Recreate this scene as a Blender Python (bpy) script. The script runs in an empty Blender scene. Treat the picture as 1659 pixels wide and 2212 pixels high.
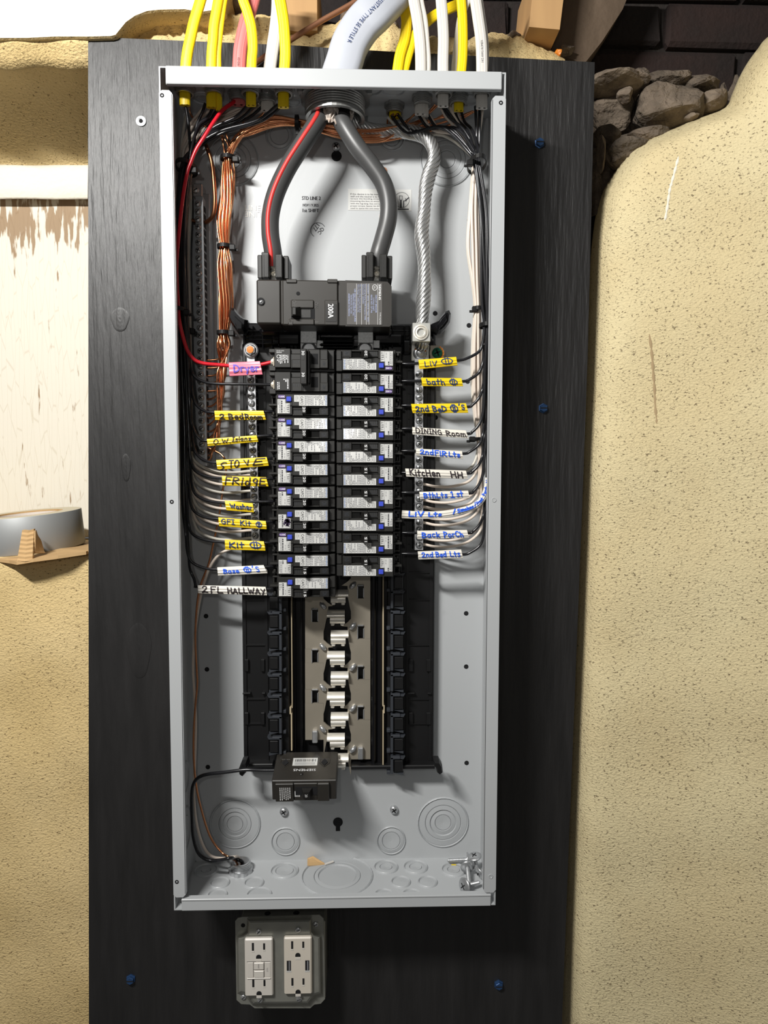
import bpy, bmesh, math, random
from mathutils import Vector, Matrix
random.seed(7)
C = bpy.context.scene.collection
sc = bpy.context.scene
# ------------------------------------------------------------------ camera
FPX = 1550.0
CAM = Vector((.0304, -.8778, .0442))
ROT = (Matrix.Rotation(-.0297, 3, 'Z') @ Matrix.Rotation(-.0666, 3, 'X') @ Matrix.Rotation(-.0019, 3, 'Y'))
cam_d = bpy.data.cameras.new('camera'); cam = bpy.data.objects.new('camera', cam_d); C.objects.link(cam)
cam_d.sensor_fit = 'VERTICAL'; cam_d.sensor_height = 32.0; cam_d.lens = FPX / 2212 * 32.0
cam_d.clip_start = .01; cam_d.clip_end = 20
_r, _f, _u = ROT @ Vector((1, 0, 0)), ROT @ Vector((0, 1, 0)), ROT @ Vector((0, 0, 1))
cam.matrix_world = Matrix(((_r.x, _u.x, -_f.x, CAM.x), (_r.y, _u.y, -_f.y, CAM.y), (_r.z, _u.z, -_f.z, CAM.z), (0, 0, 0, 1)))
sc.camera = cam
# ------------------------------------------------------------------ light
w = bpy.data.worlds.new('room'); sc.world = w; w.use_nodes = True
bg = w.node_tree.nodes['Background']; bg.inputs[0].default_value = (1.0, .97, .92, 1); bg.inputs[1].default_value = .10
def lamp(name, loc, power, size, col):
    d = bpy.data.lights.new(name, 'POINT'); d.energy = power; d.shadow_soft_size = size; d.color = col
    o = bpy.data.objects.new(name, d); o.location = loc; C.objects.link(o); return o
d = bpy.data.lights.new('shop_light', 'AREA'); d.shape = 'RECTANGLE'; d.size = .34; d.size_y = .04; d.energy = 24; d.color = (1, .985, .95)
shop = bpy.data.objects.new('shop_light', d); C.objects.link(shop); shop.location = (-.50, -.97, .75)
shop.rotation_euler = (Vector((.12, .0, .20)) - shop.location).to_track_quat('-Z', 'Y').to_euler()
lamp('phone_torch', (-.03, -.93, .12), 1.7, .012, (1, .97, .93))
sc.view_settings.view_transform = 'Standard'; sc.view_settings.look = 'None'
sc.view_settings.gamma = 1; sc.view_settings.use_curve_mapping = False; sc.view_settings.exposure = 0
# ------------------------------------------------------------------ helpers
def ray(px, py): return ROT @ Vector(((px - 829.5) / FPX, 1, -(py - 1106) / FPX))
def U(px, py, Y):
    d = ray(px, py); return CAM + d * ((Y - CAM.y) / d.y)
def Uz(px, py, Z):
    d = ray(px, py); return CAM + d * ((Z - CAM.z) / d.z)
def PJ(p):
    d = ROT.transposed() @ (Vector(p) - CAM); return 829.5 + FPX * d.x / d.y, 1106 - FPX * d.z / d.y

_txt = {}
def text_geo(s):
    if s in _txt: return _txt[s]
    cu = bpy.data.curves.new('t', 'FONT'); cu.body = s; cu.size = 1; cu.resolution_u = 2
    o = bpy.data.objects.new('t', cu); C.objects.link(o)
    dg = bpy.context.evaluated_depsgraph_get(); dg.update()
    me = bpy.data.meshes.new_from_object(o.evaluated_get(dg))
    vs = [(v.co.x, v.co.y) for v in me.vertices]; fs = [tuple(p.vertices) for p in me.polygons]
    bpy.data.objects.remove(o); bpy.data.curves.remove(cu); bpy.data.meshes.remove(me)
    x0, x1 = min(v[0] for v in vs), max(v[0] for v in vs); y0, y1 = min(v[1] for v in vs), max(v[1] for v in vs)
    _txt[s] = ([((x - x0) / (x1 - x0), (y - y0) / (y1 - y0)) for x, y in vs], fs, (x1 - x0) / (y1 - y0))
    return _txt[s]

def spline(pts, n=6):
    P = [Vector(p) for p in pts]
    if len(P) < 3: return [P[0].lerp(P[-1], i / n) for i in range(n + 1)]
    P = [P[0] * 2 - P[1]] + P + [P[-1] * 2 - P[-2]]
    out = []
    for i in range(1, len(P) - 2):
        a, b, c, d = P[i - 1:i + 3]
        for k in range(n):
            t = k / n
            out.append(.5 * ((2 * b) + (c - a) * t + (2 * a - 5 * b + 4 * c - d) * t * t + (3 * b - a - 3 * c + d) * t ** 3))
    out.append(P[-2]); return out

class MB:
    def __init__(s): s.v = []; s.f = []; s.m = []; s.s = []
    def add(s, vs, fs, m=0, sm=False):
        b = len(s.v); s.v += [Vector(v) for v in vs]
        for f in fs: s.f.append(tuple(b + i for i in f)); s.m.append(m); s.s.append(sm)
        return s
    def box(s, x0, x1, y0, y1, z0, z1, m=0, c=0):
        if x0 > x1: x0, x1 = x1, x0
        if y0 > y1: y0, y1 = y1, y0
        if z0 > z1: z0, z1 = z1, z0
        if c <= 0:
            vs = [(x, y, z) for x in (x0, x1) for y in (y0, y1) for z in (z0, z1)]
            return s.add(vs, [(0, 1, 3, 2), (4, 6, 7, 5), (0, 4, 5, 1), (2, 3, 7, 6), (0, 2, 6, 4), (1, 5, 7, 3)], m)
        c = min(c, (x1 - x0) * .45, (y1 - y0) * .45, (z1 - z0) * .45)
        lo, hi = (x0, y0, z0), (x1, y1, z1); vs = []; ix = {}
        for sx in (0, 1):
            for sy in (0, 1):
                for sz in (0, 1):
                    sg = (sx, sy, sz)
                    for a in range(3):
                        p = [(hi[k] - (0 if k == a else c)) if sg[k] else (lo[k] + (0 if k == a else c)) for k in range(3)]
                        ix[(sg, a)] = len(vs); vs.append(p)
        fs = []
        for a in range(3):
            b, d = (a + 1) % 3, (a + 2) % 3
            for q in (0, 1):
                def sg(i, j):
                    t = [0, 0, 0]; t[a] = q; t[b] = i; t[d] = j; return tuple(t)
                fs.append(tuple(ix[(sg(i, j), a)] for i, j in ((0, 0), (1, 0), (1, 1), (0, 1))))
            for i in (0, 1):
                for j in (0, 1):
                    def sg2(k):
                        t = [0, 0, 0]; t[a] = i; t[b] = j; t[d] = k; return tuple(t)
                    fs.append((ix[(sg2(0), a)], ix[(sg2(1), a)], ix[(sg2(1), b)], ix[(sg2(0), b)]))
        for sx in (0, 1):
            for sy in (0, 1):
                for sz in (0, 1): fs.append(tuple(ix[((sx, sy, sz), a)] for a in range(3)))
        return s.add(vs, fs, m)
    def pbox(s, ax, ay, bx, by, Y0, Y1, m=0, c=0):     # box whose front face spans two picture corners on the plane Y0
        a, b = U(ax, ay, Y0), U(bx, by, Y0); return s.box(a.x, b.x, Y0, Y1, b.z, a.z, m, c)
    def prism(s, poly, y0, y1, m=0, sm=False):         # poly of (x, z) pulled along Y
        n = len(poly); vs = [(x, y0, z) for x, z in poly] + [(x, y1, z) for x, z in poly]
        s.add(vs, [tuple(range(n)), tuple(range(2 * n - 1, n - 1, -1))], m)
        return s.add(vs, [(i, (i + 1) % n, n + (i + 1) % n, n + i) for i in range(n)], m, sm)
    def tube(s, P, r, n=8, m=0, cap=True, flat=None, sm=True):   # flat=(half width, half thickness): width lies across the path, facing -Y
        P = [Vector(p) for p in P]; k = len(P); vs = []
        nrm = None
        for i in range(k):
            t = (P[min(i + 1, k - 1)] - P[max(i - 1, 0)]).normalized()
            if flat:
                side = t.cross(Vector((0, 1, 0))).normalized(); up = side.cross(t)
                a, b = (flat[0], flat[1]) if not callable(flat) else flat(i / (k - 1))
            else:
                if nrm is None:
                    nrm = t.orthogonal().normalized()
                nrm = (nrm - t * nrm.dot(t)).normalized(); side = nrm; up = t.cross(nrm)
                a = b = r[i] if isinstance(r, (list, tuple)) else r
            for j in range(n):
                g = 2 * math.pi * j / n; cx, sy = math.cos(g), math.sin(g)
                if flat: cx = math.copysign(abs(cx) ** .55, cx); sy = math.copysign(abs(sy) ** .7, sy)
                vs.append(P[i] + side * (a * cx) + up * (b * sy))
        fs = [(i * n + j, i * n + (j + 1) % n, (i + 1) * n + (j + 1) % n, (i + 1) * n + j) for i in range(k - 1) for j in range(n)]
        s.add(vs, fs, m, sm)
        if cap: s.add(vs[:n], [tuple(range(n))], m); s.add(vs[-n:], [tuple(range(n))], m)
        return s
    def lathe(s, c, axis, prof, n=20, m=0, sm=False, sq=1.0):    # prof of (radius, height along axis)
        ax = Vector(axis).normalized(); a = ax.orthogonal().normalized()
        if abs(ax.y) > .9: a = Vector((1, 0, 0))
        b = ax.cross(a); c = Vector(c); k = len(prof); vs = []
        for r, h in prof:
            for j in range(n):
                g = 2 * math.pi * (j + .5) / n; vs.append(c + ax * h + (a * math.cos(g) + b * math.sin(g) * sq) * max(r, 1e-6))
        fs = [(i * n + j, i * n + (j + 1) % n, (i + 1) * n + (j + 1) % n, (i + 1) * n + j) for i in range(k - 1) for j in range(n)]
        return s.add(vs, fs, m, sm)
    def text(s, t, o, right, up, h, m=0, wd=None, align='c'):    # h letter height; o centre (or left end) of the line
        vs, fs, asp = text_geo(t); W = wd or h * asp; o, right, up = Vector(o), Vector(right), Vector(up)
        x0 = -W / 2 if align == 'c' else 0
        return s.add([o + right * (x0 + u * W) + up * ((q - .5) * h) for u, q in vs], fs, m)
    def ribbon(s, pts, wd, fn, m=0):                             # pts in 2D, drawn as a stroke of width wd, mapped to space by fn
        k = len(pts); vs = []
        for i in range(k):
            a, b = pts[max(i - 1, 0)], pts[min(i + 1, k - 1)]
            dx, dy = b[0] - a[0], b[1] - a[1]; L = math.hypot(dx, dy) or 1; nx, ny = -dy / L * wd / 2, dx / L * wd / 2
            e = (-.4 if i == 0 else .4 if i == k - 1 else 0) * wd; ex, ey = dx / L * e, dy / L * e
            vs += [fn(pts[i][0] + nx + ex, pts[i][1] + ny + ey), fn(pts[i][0] - nx + ex, pts[i][1] - ny + ey)]
        return s.add(vs, [(2 * i, 2 * i + 1, 2 * i + 3, 2 * i + 2) for i in range(k - 1)], m)
    def mesh(s, name, mats, loc=(0, 0, 0)):
        me = bpy.data.meshes.new(name); l = Vector(loc)
        me.from_pydata([v - l for v in s.v], [], s.f)
        mats = mats if isinstance(mats, (list, tuple)) else [mats]
        for x in mats: me.materials.append(x)
        me.polygons.foreach_set('material_index', s.m); me.polygons.foreach_set('use_smooth', s.s)
        bm = bmesh.new(); bm.from_mesh(me); bmesh.ops.recalc_face_normals(bm, faces=bm.faces); bm.to_mesh(me); bm.free()
        return me
    def build(s, name, mats, parent=None, label=None, local=False):
        loc = Vector((0, 0, 0)) if local or parent is None else ORG.get(parent.name, Vector((0, 0, 0)))
        if parent is None:
            lo = Vector([min(v[i] for v in s.v) for i in range(3)]); hi = Vector([max(v[i] for v in s.v) for i in range(3)])
            loc = (lo + hi) / 2
        o = bpy.data.objects.new(name, s.mesh(name, mats, loc)); C.objects.link(o)
        if parent is None: o.location = loc; ORG[o.name] = loc
        else: o.parent = parent; ORG[o.name] = ORG.get(parent.name, Vector((0, 0, 0)))
        if label: o['label'] = label
        return o
ORG = {}
def inst(name, me, parent, loc=(0, 0, 0), label=None):
    o = bpy.data.objects.new(name, me); C.objects.link(o); o.parent = parent; o.location = loc
    ORG[o.name] = ORG.get(parent.name, Vector((0, 0, 0)))
    if label: o['label'] = label
    return o
def tag(o, label, cat, group=None, kind=None):
    o['label'] = label; o['category'] = cat
    if group: o['group'] = group
    if kind: o['kind'] = kind
    return o
def thing(name, label, cat, loc=(0, 0, 0), group=None):
    o = bpy.data.objects.new(name, None); o.empty_display_size = .02; C.objects.link(o); o.location = loc
    ORG[o.name] = Vector(loc); return tag(o, label, cat, group)
def struct(o):
    o['kind'] = 'structure'; return o

# ------------------------------------------------------------------ materials
def mat(name, col, rough=.5, metal=0, noise=None, bump=None, spec=.5, coat=0):
    m = bpy.data.materials.new(name); m.use_nodes = True; nt = m.node_tree; b = nt.nodes['Principled BSDF']
    b.inputs['Base Color'].default_value = (*col, 1); b.inputs['Roughness'].default_value = rough; b.inputs['Metallic'].default_value = metal
    b.inputs['Specular IOR Level'].default_value = spec; b.inputs['Coat Weight'].default_value = coat; b.inputs['Coat Roughness'].default_value = .15
    tc = nt.nodes.new('ShaderNodeTexCoord')
    if noise:   # (scale, second colour, contrast)
        n = nt.nodes.new('ShaderNodeTexNoise'); n.inputs['Scale'].default_value = noise[0]; n.inputs['Detail'].default_value = 6
        sv = noise[3] if len(noise) > 3 else (1, 1, 1)
        mp = nt.nodes.new('ShaderNodeMapping'); mp.inputs['Scale'].default_value = sv
        nt.links.new(tc.outputs['Object'], mp.inputs[0]); nt.links.new(mp.outputs[0], n.inputs['Vector'])
        r = nt.nodes.new('ShaderNodeValToRGB'); k = noise[2]
        r.color_ramp.elements[0].position = .5 - k; r.color_ramp.elements[0].color = (*col, 1)
        r.color_ramp.elements[1].position = .5 + k; r.color_ramp.elements[1].color = (*noise[1], 1)
        nt.links.new(n.outputs['Fac'], r.inputs[0]); nt.links.new(r.outputs[0], b.inputs['Base Color'])
    if bump:    # (scale, strength, distance)
        n2 = nt.nodes.new('ShaderNodeTexNoise'); n2.inputs['Scale'].default_value = bump[0]; n2.inputs['Detail'].default_value = 5
        bp = nt.nodes.new('ShaderNodeBump'); bp.inputs['Strength'].default_value = bump[1]; bp.inputs['Distance'].default_value = bump[2]
        sv = bump[3] if len(bump) > 3 else (1, 1, 1)
        mp = nt.nodes.new('ShaderNodeMapping'); mp.inputs['Scale'].default_value = sv
        nt.links.new(tc.outputs['Object'], mp.inputs[0]); nt.links.new(mp.outputs[0], n2.inputs['Vector'])
        nt.links.new(n2.outputs['Fac'], bp.inputs['Height']); nt.links.new(bp.outputs[0], b.inputs['Normal'])
    return m
def stucco(name, c1, c2, speck, amt=.40):
    m = mat(name, c1, .85, spec=.25); nt = m.node_tree; b = nt.nodes['Principled BSDF']; N = nt.nodes.new; L = nt.links.new
    tc = [n for n in nt.nodes if n.type == 'TEX_COORD'][0]
    n1 = N('ShaderNodeTexNoise'); n1.inputs['Scale'].default_value = 9; n1.inputs['Detail'].default_value = 6; L(tc.outputs['Object'], n1.inputs['Vector'])
    r1 = N('ShaderNodeValToRGB'); r1.color_ramp.elements[0].position = .35; r1.color_ramp.elements[1].position = .65
    r1.color_ramp.elements[0].color = (*c1, 1); r1.color_ramp.elements[1].color = (*c2, 1); L(n1.outputs['Fac'], r1.inputs[0])
    mp = N('ShaderNodeMapping'); mp.inputs['Scale'].default_value = (1, 1, 1.5); mp.inputs['Rotation'].default_value = (.2, .35, .1); L(tc.outputs['Object'], mp.inputs[0])
    n2 = N('ShaderNodeTexNoise'); n2.inputs['Scale'].default_value = 330; n2.inputs['Detail'].default_value = 4; n2.inputs['Roughness'].default_value = .55; L(mp.outputs[0], n2.inputs['Vector'])
    r2 = N('ShaderNodeValToRGB'); r2.color_ramp.elements[0].position = amt - .06; r2.color_ramp.elements[1].position = amt
    r2.color_ramp.elements[0].color = (0, 0, 0, 1); r2.color_ramp.elements[1].color = (1, 1, 1, 1); L(n2.outputs['Fac'], r2.inputs[0])
    mx = N('ShaderNodeMixRGB'); L(r2.outputs[0], mx.inputs[0]); mx.inputs[1].default_value = (*speck, 1); L(r1.outputs[0], mx.inputs[2]); L(mx.outputs[0], b.inputs['Base Color'])
    n3 = N('ShaderNodeTexNoise'); n3.inputs['Scale'].default_value = 320; n3.inputs['Detail'].default_value = 5; L(mp.outputs[0], n3.inputs['Vector'])
    bp = N('ShaderNodeBump'); bp.inputs['Strength'].default_value = .6; bp.inputs['Distance'].default_value = .0034; L(n3.outputs['Fac'], bp.inputs['Height'])
    bp2 = N('ShaderNodeBump'); bp2.inputs['Strength'].default_value = .5; bp2.inputs['Distance'].default_value = .004; L(r2.outputs[0], bp2.inputs['Height']); L(bp.outputs[0], bp2.inputs['Normal']); L(bp2.outputs[0], b.inputs['Normal'])
    return m
M = {}
M['grey'] = mat('grey_powder_coat', (.46, .475, .485), .38, bump=(900, .08, .0004))
M['ring'] = mat('grey_knockout_paint', (.43, .445, .455), .35)
M['ply'] = mat('black_painted_plywood', (.011, .0105, .0105), .46, noise=(60, (.021, .020, .020), .2, (1, 1, .12)), bump=(170, .55, .0022, (1, 1, .1)))
M['hole'] = mat('dark_hole', (.006, .006, .007), .9)
M['black'] = mat('black_plastic', (.006, .006, .0065), .42, bump=(1500, .1, .0003))
M['blackg'] = mat('glossy_black_plastic', (.004, .004, .005), .2)
M['brk'] = mat('breaker_black', (.016, .0155, .014), .45, bump=(2500, .12, .0003))
M['brk2'] = mat('breaker_dark_recess', (.008, .008, .008), .5)
M['mainb'] = mat('main_breaker_brown_black', (.022, .0195, .0165), .42, noise=(40, (.029, .026, .022), .25), bump=(2500, .1, .0003))
M['handle'] = mat('handle_black', (.012, .011, .010), .42)
M['stick'] = mat('white_sticker', (.62, .62, .60), .16, coat=.6)
M['stickg'] = mat('grey_rating_sticker', (.10, .095, .09), .35)
M['ink'] = mat('black_ink', (.03, .03, .035), .6)
M['greyink'] = mat('grey_ink', (.22, .22, .23), .6)
M['blueink'] = mat('pale_blue_print', (.42, .48, .72), .6)
M['whiteink'] = mat('white_print', (.80, .80, .80), .6)
M['bluebtn'] = mat('blue_button', (.045, .075, .55), .35)
M['purple'] = mat('purple_logo', (.14, .075, .27), .4)
M['zinc'] = mat('zinc_steel', (.62, .63, .64), .30, .78, noise=(120, (.48, .49, .50), .2))
M['zincd'] = mat('dull_zinc', (.36, .365, .36), .42, .7, noise=(150, (.5, .5, .49), .2))
M['cast'] = mat('cast_zinc_connector', (.38, .38, .37), .36, .72)
M['alu'] = mat('aluminium', (.72, .72, .71), .28, .9)
M['lug'] = mat('aluminium_lug', (.62, .62, .58), .38, .6, noise=(300, (.55, .55, .52), .2))
M['tin'] = mat('tin_plated_bus', (.40, .36, .29), .36, .6, noise=(30, (.47, .42, .34), .25))
M['stab'] = mat('bright_tin_stab', (.90, .86, .77), .33, .55)
M['bar'] = mat('aluminium_neutral_bar', (.72, .73, .75), .32, .75)
M['barg'] = mat('grey_ground_bar', (.36, .37, .38), .45, .6)
M['cu'] = mat('bare_copper', (.80, .36, .18), .24, 1, noise=(60, (.72, .30, .14), .2))
M['cud'] = mat('old_copper', (.32, .14, .07), .38, 1)
M['cup'] = mat('dull_copper_pipe', (.42, .20, .11), .5, .7)
M['wblk'] = mat('black_wire_insulation', (.012, .012, .014), .22)
M['wwht'] = mat('white_wire_insulation', (.74, .64, .55), .35)
M['wwht2'] = mat('grey_white_wire_insulation', (.60, .57, .50), .35)
M['wred'] = mat('red_wire_insulation', (.62, .012, .025), .28)
M['cabblk'] = mat('black_cable_insulation', (.060, .060, .060), .40)
M['cabtape'] = mat('black_tape', (.012, .011, .010), .5)
M['stripe'] = mat('red_stripe', (.62, .035, .03), .45)
M['yel'] = mat('yellow_jacket', (.86, .62, .006), .38, bump=(80, .15, .001))
M['yeld'] = mat('yellow_tag', (.86, .60, .012), .33, bump=(70, .2, .001))
M['wjk'] = mat('white_jacket', (.66, .63, .585), .4, bump=(80, .15, .001))
M['wtag'] = mat('white_tag', (.78, .74, .66), .35, bump=(70, .2, .001))
M['pjk'] = mat('pink_red_jacket', (.60, .155, .145), .4)
M['ptag'] = mat('pink_tag', (.82, .22, .30), .35)
M['se'] = mat('pale_grey_service_jacket', (.46, .48, .53), .4, bump=(60, .2, .001))
M['paper'] = mat('torn_paper_wrap', (.60, .55, .50), .9, noise=(90, (.30, .22, .17), .15))
M['mblk'] = mat('black_marker', (.02, .012, .015), .6)
M['mblue'] = mat('blue_marker', (.01, .11, .75), .6)
M['mnavy'] = mat('navy_marker', (.012, .04, .15), .6)
M['mpurp'] = mat('purple_marker', (.16, .10, .55), .6)
M['tie'] = mat('black_zip_tie', (.010, .0095, .0095), .5, spec=.3)
M['tan'] = mat('tan_fibre_strip', (.52, .43, .29), .6)
M['orange'] = mat('orange_lacquer', (.62, .20, .02), .4)
M['green'] = mat('green_screw', (.01, .16, .09), .4, .4)
M['blues'] = mat('blue_masonry_screw', (.03, .08, .20), .4, .5)
M['white'] = mat('white_outlet_plastic', (.70, .66, .60), .35)
M['white2'] = mat('white_outlet_plastic_cream', (.68, .62, .53), .35)
M['gal'] = mat('galvanised_steel', (.30, .30, .27), .36, .55, noise=(60, (.36, .36, .32), .2))
M['card'] = mat('cardboard', (.52, .33, .15), .85, noise=(40, (.58, .38, .18), .2))
M['carde'] = mat('cardboard_edge', (.20, .13, .07), .9)
M['duct'] = mat('silver_duct_tape', (.36, .37, .37), .55, .35, bump=(40, .12, .001, (1, 1, .05)))
M['ductside'] = mat('duct_tape_side', (.60, .54, .40), .7)
M['core'] = mat('white_printed_core', (.72, .66, .60), .7)
M['stl'] = stucco('gold_cream_stucco', (.66, .49, .23), (.72, .55, .28), (.27, .18, .08), .385)
M['str'] = stucco('cream_stucco', (.74, .63, .38), (.69, .57, .33), (.25, .19, .11), .395)
M['plas_glare'] = mat('white_plaster_and_glare', (.86, .80, .68), .9, bump=(160, .35, .003))
M['brick'] = mat('dark_sooty_brick', (.017, .010, .0085), .9, noise=(18, (.010, .0065, .006), .2), bump=(150, .6, .004))
M['brick2'] = mat('dark_red_brick', (.024, .0105, .008), .9, noise=(18, (.012, .007, .006), .2), bump=(150, .6, .004))
M['mortar'] = mat('dark_old_mortar', (.026, .020, .017), .95, noise=(30, (.018, .014, .012), .2), bump=(120, .7, .006))
M['stone'] = mat('dusty_field_stone', (.085, .066, .048), .95, noise=(30, (.20, .155, .115), .14), bump=(110, 1.0, .009))
M['stone2'] = mat('pale_rubble', (.24, .19, .14), .95, noise=(40, (.12, .09, .065), .15), bump=(120, .8, .005))
M['lum'] = mat('tan_lumber', (.50, .30, .13), .75, noise=(30, (.40, .23, .10), .2, (1, 1, .1)))
M['strap'] = mat('bright_galvanised_strap', (.66, .67, .67), .38, .35, noise=(500, (.50, .51, .51), .15))
M['stain'] = mat('brown_stain', (.40, .29, .16), .9)
M['lumd'] = mat('old_dark_timber', (.075, .050, .030), .9, noise=(25, (.13, .09, .06), .15, (1, 1, .2)), bump=(80, .6, .004))
def board_mat():
    m = mat('white_peeling_paint', (.80, .75, .64), .7); nt = m.node_tree; b = nt.nodes['Principled BSDF']; N = nt.nodes.new; L = nt.links.new
    tc = [n for n in nt.nodes if n.type == 'TEX_COORD'][0]
    mp = N('ShaderNodeMapping'); mp.inputs['Scale'].default_value = (1, 1, .16); L(tc.outputs['Object'], mp.inputs[0])
    n = N('ShaderNodeTexNoise'); n.inputs['Scale'].default_value = 130; n.inputs['Detail'].default_value = 8; L(mp.outputs[0], n.inputs['Vector'])
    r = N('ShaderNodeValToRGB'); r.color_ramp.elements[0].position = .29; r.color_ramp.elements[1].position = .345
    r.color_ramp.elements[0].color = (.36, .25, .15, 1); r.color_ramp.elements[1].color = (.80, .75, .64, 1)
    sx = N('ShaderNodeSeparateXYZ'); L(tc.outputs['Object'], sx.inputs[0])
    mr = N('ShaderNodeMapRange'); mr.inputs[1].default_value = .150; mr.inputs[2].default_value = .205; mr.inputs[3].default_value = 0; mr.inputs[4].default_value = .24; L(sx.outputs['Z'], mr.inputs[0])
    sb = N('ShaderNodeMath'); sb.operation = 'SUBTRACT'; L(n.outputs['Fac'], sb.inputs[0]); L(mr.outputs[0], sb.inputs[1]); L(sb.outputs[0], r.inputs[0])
    mp3 = N('ShaderNodeMapping'); mp3.inputs['Scale'].default_value = (1, .3, .10); L(tc.outputs['Object'], mp3.inputs[0])
    v = N('ShaderNodeTexVoronoi'); v.feature = 'DISTANCE_TO_EDGE'; v.inputs['Scale'].default_value = 150; L(mp3.outputs[0], v.inputs['Vector'])
    r3 = N('ShaderNodeValToRGB'); r3.color_ramp.elements[0].position = .0; r3.color_ramp.elements[1].position = .035; r3.color_ramp.elements[0].color = (.70, .64, .54, 1); r3.color_ramp.elements[1].color = (1, 1, 1, 1); L(v.outputs['Distance'], r3.inputs[0])
    mx = N('ShaderNodeMixRGB'); mx.blend_type = 'MULTIPLY'; mx.inputs[0].default_value = .45; L(r.outputs[0], mx.inputs[1]); L(r3.outputs[0], mx.inputs[2]); L(mx.outputs[0], b.inputs['Base Color'])
    bp = N('ShaderNodeBump'); bp.inputs['Strength'].default_value = .4; bp.inputs['Distance'].default_value = .002; L(n.outputs['Fac'], bp.inputs['Height']); L(bp.outputs[0], b.inputs['Normal'])
    return m
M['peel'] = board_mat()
# ------------------------------------------------------------------ the setting
def lerp_tab(tab, x):
    if x <= tab[0][0]: return tab[0][1]
    for (a, b), (c, d) in zip(tab, tab[1:]):
        if x <= c: return b + (d - b) * (x - a) / (c - a)
    return tab[-1][1]
def grid(rows, m=0, sm=True):
    mb = MB(); n = len(rows[0]); vs = [p for r in rows for p in r]
    mb.add(vs, [(i * n + j, i * n + j + 1, (i + 1) * n + j + 1, (i + 1) * n + j) for i in range(len(rows) - 1) for j in range(n - 1)], m, sm); return mb
def wob(x, z, a=.003):
    return a * (math.sin(x * 31 + z * 17) + math.sin(x * 13 - z * 41 + 2) + .6 * math.sin(x * 77 + z * 63))
# left wall: bulging lip above a niche, flat below
prof = [(-90, .000), (60, .000), (74, .000), (80, -.004), (96, .000), (122, .008), (146, .015), (151, .030), (172, .062), (200, .086), (240, .112), (290, .140), (330, .165), (348, .176), (356, .1795), (362, .1808), (372, .1812), (400, .182), (426, .183), (431, .185)]
rows = []
for py, Y in prof:
    r = []
    for px in range(-710, 191, 15):
        p = U(px, py + (3 * math.sin(px * .05) if py < 200 else 0), Y); p.y += wob(p.x, p.z, .0013); r.append(p)
    rows.append(r)
last = rows[-1]
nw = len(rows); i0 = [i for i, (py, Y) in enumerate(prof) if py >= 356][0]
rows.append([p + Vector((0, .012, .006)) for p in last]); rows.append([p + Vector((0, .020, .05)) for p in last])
wl = grid(rows); nc_ = len(rows[0]) - 1; wl.m = [1 if i // nc_ >= i0 else 0 for i in range(len(wl.f))]  # header rows coloured white to paint in the overexposed light there
rows = []
for Y, py in ((.215, 1180), (.04, 1197), (.026, 1200), (.020, 1208)):
    rows.append([U(px, 1197 if Y > .021 else py, .026) + Vector((0, Y - .026, 0)) for px in range(-700, 281, 20)])
for py in range(1240, 2420, 40): 
    r = []
    for px in range(-700, 281, 20):
        p = U(px, py, .020); p.y += wob(p.x, p.z, .0015); r.append(p)
    rows.append(r)
g2 = grid(rows); b0 = len(wl.v); wl.v += g2.v; wl.f += [tuple(i + b0 for i in f) for f in g2.f]; wl.m += g2.m; wl.s += g2.s
wall_left = struct(wl.build('wall_left', [M['stl'], M['plas_glare']]))
# old painted board closing the niche
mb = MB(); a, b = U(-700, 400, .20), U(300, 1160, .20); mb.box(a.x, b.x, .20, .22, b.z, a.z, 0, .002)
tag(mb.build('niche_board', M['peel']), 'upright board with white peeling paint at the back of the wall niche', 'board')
# stucco band behind the plywood with a broken upper edge
top = [(180, 58), (250, 40), (300, 26), (430, 22), (487, 25), (523, 27), (552, 32), (581, 30), (610, 40), (640, 62), (682, 60), (700, 53), (725, 52), (738, 38), (750, 24), (757, 45), (821, 66), (838, 52), (852, 49), (862, 66), (890, 72), (925, 78), (966, 83), (1011, 86), (1040, 75), (1060, 72), (1120, 77), (1150, 94), (1186, 108), (1222, 128), (1300, 150)]
cols = []
for px in range(196, 1226, 8):
    t = lerp_tab(top, px) + random.uniform(-1.6, 1.6)
    c = [U(px, t + 6, .10)]
    for k, (dy, Y) in enumerate(((0, .026), (6, .016), (18, .019), (36, .024), (50, .027), (58, .018)) if px < 600 else ((0, .062), (5, .046), (14, .036), (26, .032), (45, .028), (80, .026))):
        p = U(px, t + dy, Y); p.y += random.uniform(-.003, .003) + (wob(p.x, p.z, .002)); c.append(p)
    c.append(U(px, 260, .028)); cols.append(c)
wall_back = struct(grid(cols).build('wall_back', M['stl']))
# over-hanging shoulder with a white front and gold stucco edges at the upper left
mb = MB()
out = [(-700, -160), (-700, 86), (-260, 84), (60, 83), (120, 80), (200, 80), (240, 79), (250, 76), (258, 66), (272, 49), (292, 35), (318, 25), (345, 22), (400, 21), (432, 27), (470, 22), (482, 10), (490, -160)]
f = []; bk = []
P0 = [U(x, y, -.008) for x, y in out]; cx = sum(p.x for p in P0) / len(P0); cz = sum(p.z for p in P0) / len(P0)
ring0 = [Vector((p.x + (cx - p.x) * .004, -.0075, p.z + .001)) for p in P0]; ring1 = [Vector((p.x, -.0045, p.z)) for p in P0]; ring2 = [Vector((p.x, .06, p.z + .004)) for p in P0]
n = len(out); mb.add(ring0, [tuple(range(n))])
mb.add(ring0 + ring1, [(i, (i + 1) % n, n + (i + 1) % n, n + i) for i in range(n)], 1)
mb.add(ring1 + ring2, [(i, (i + 1) % n, n + (i + 1) % n, n + i) for i in range(n)], 1)
mb.build('white_shoulder', [M['plas_glare'], M['stl']], wall_left, 'thick white shoulder')
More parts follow.
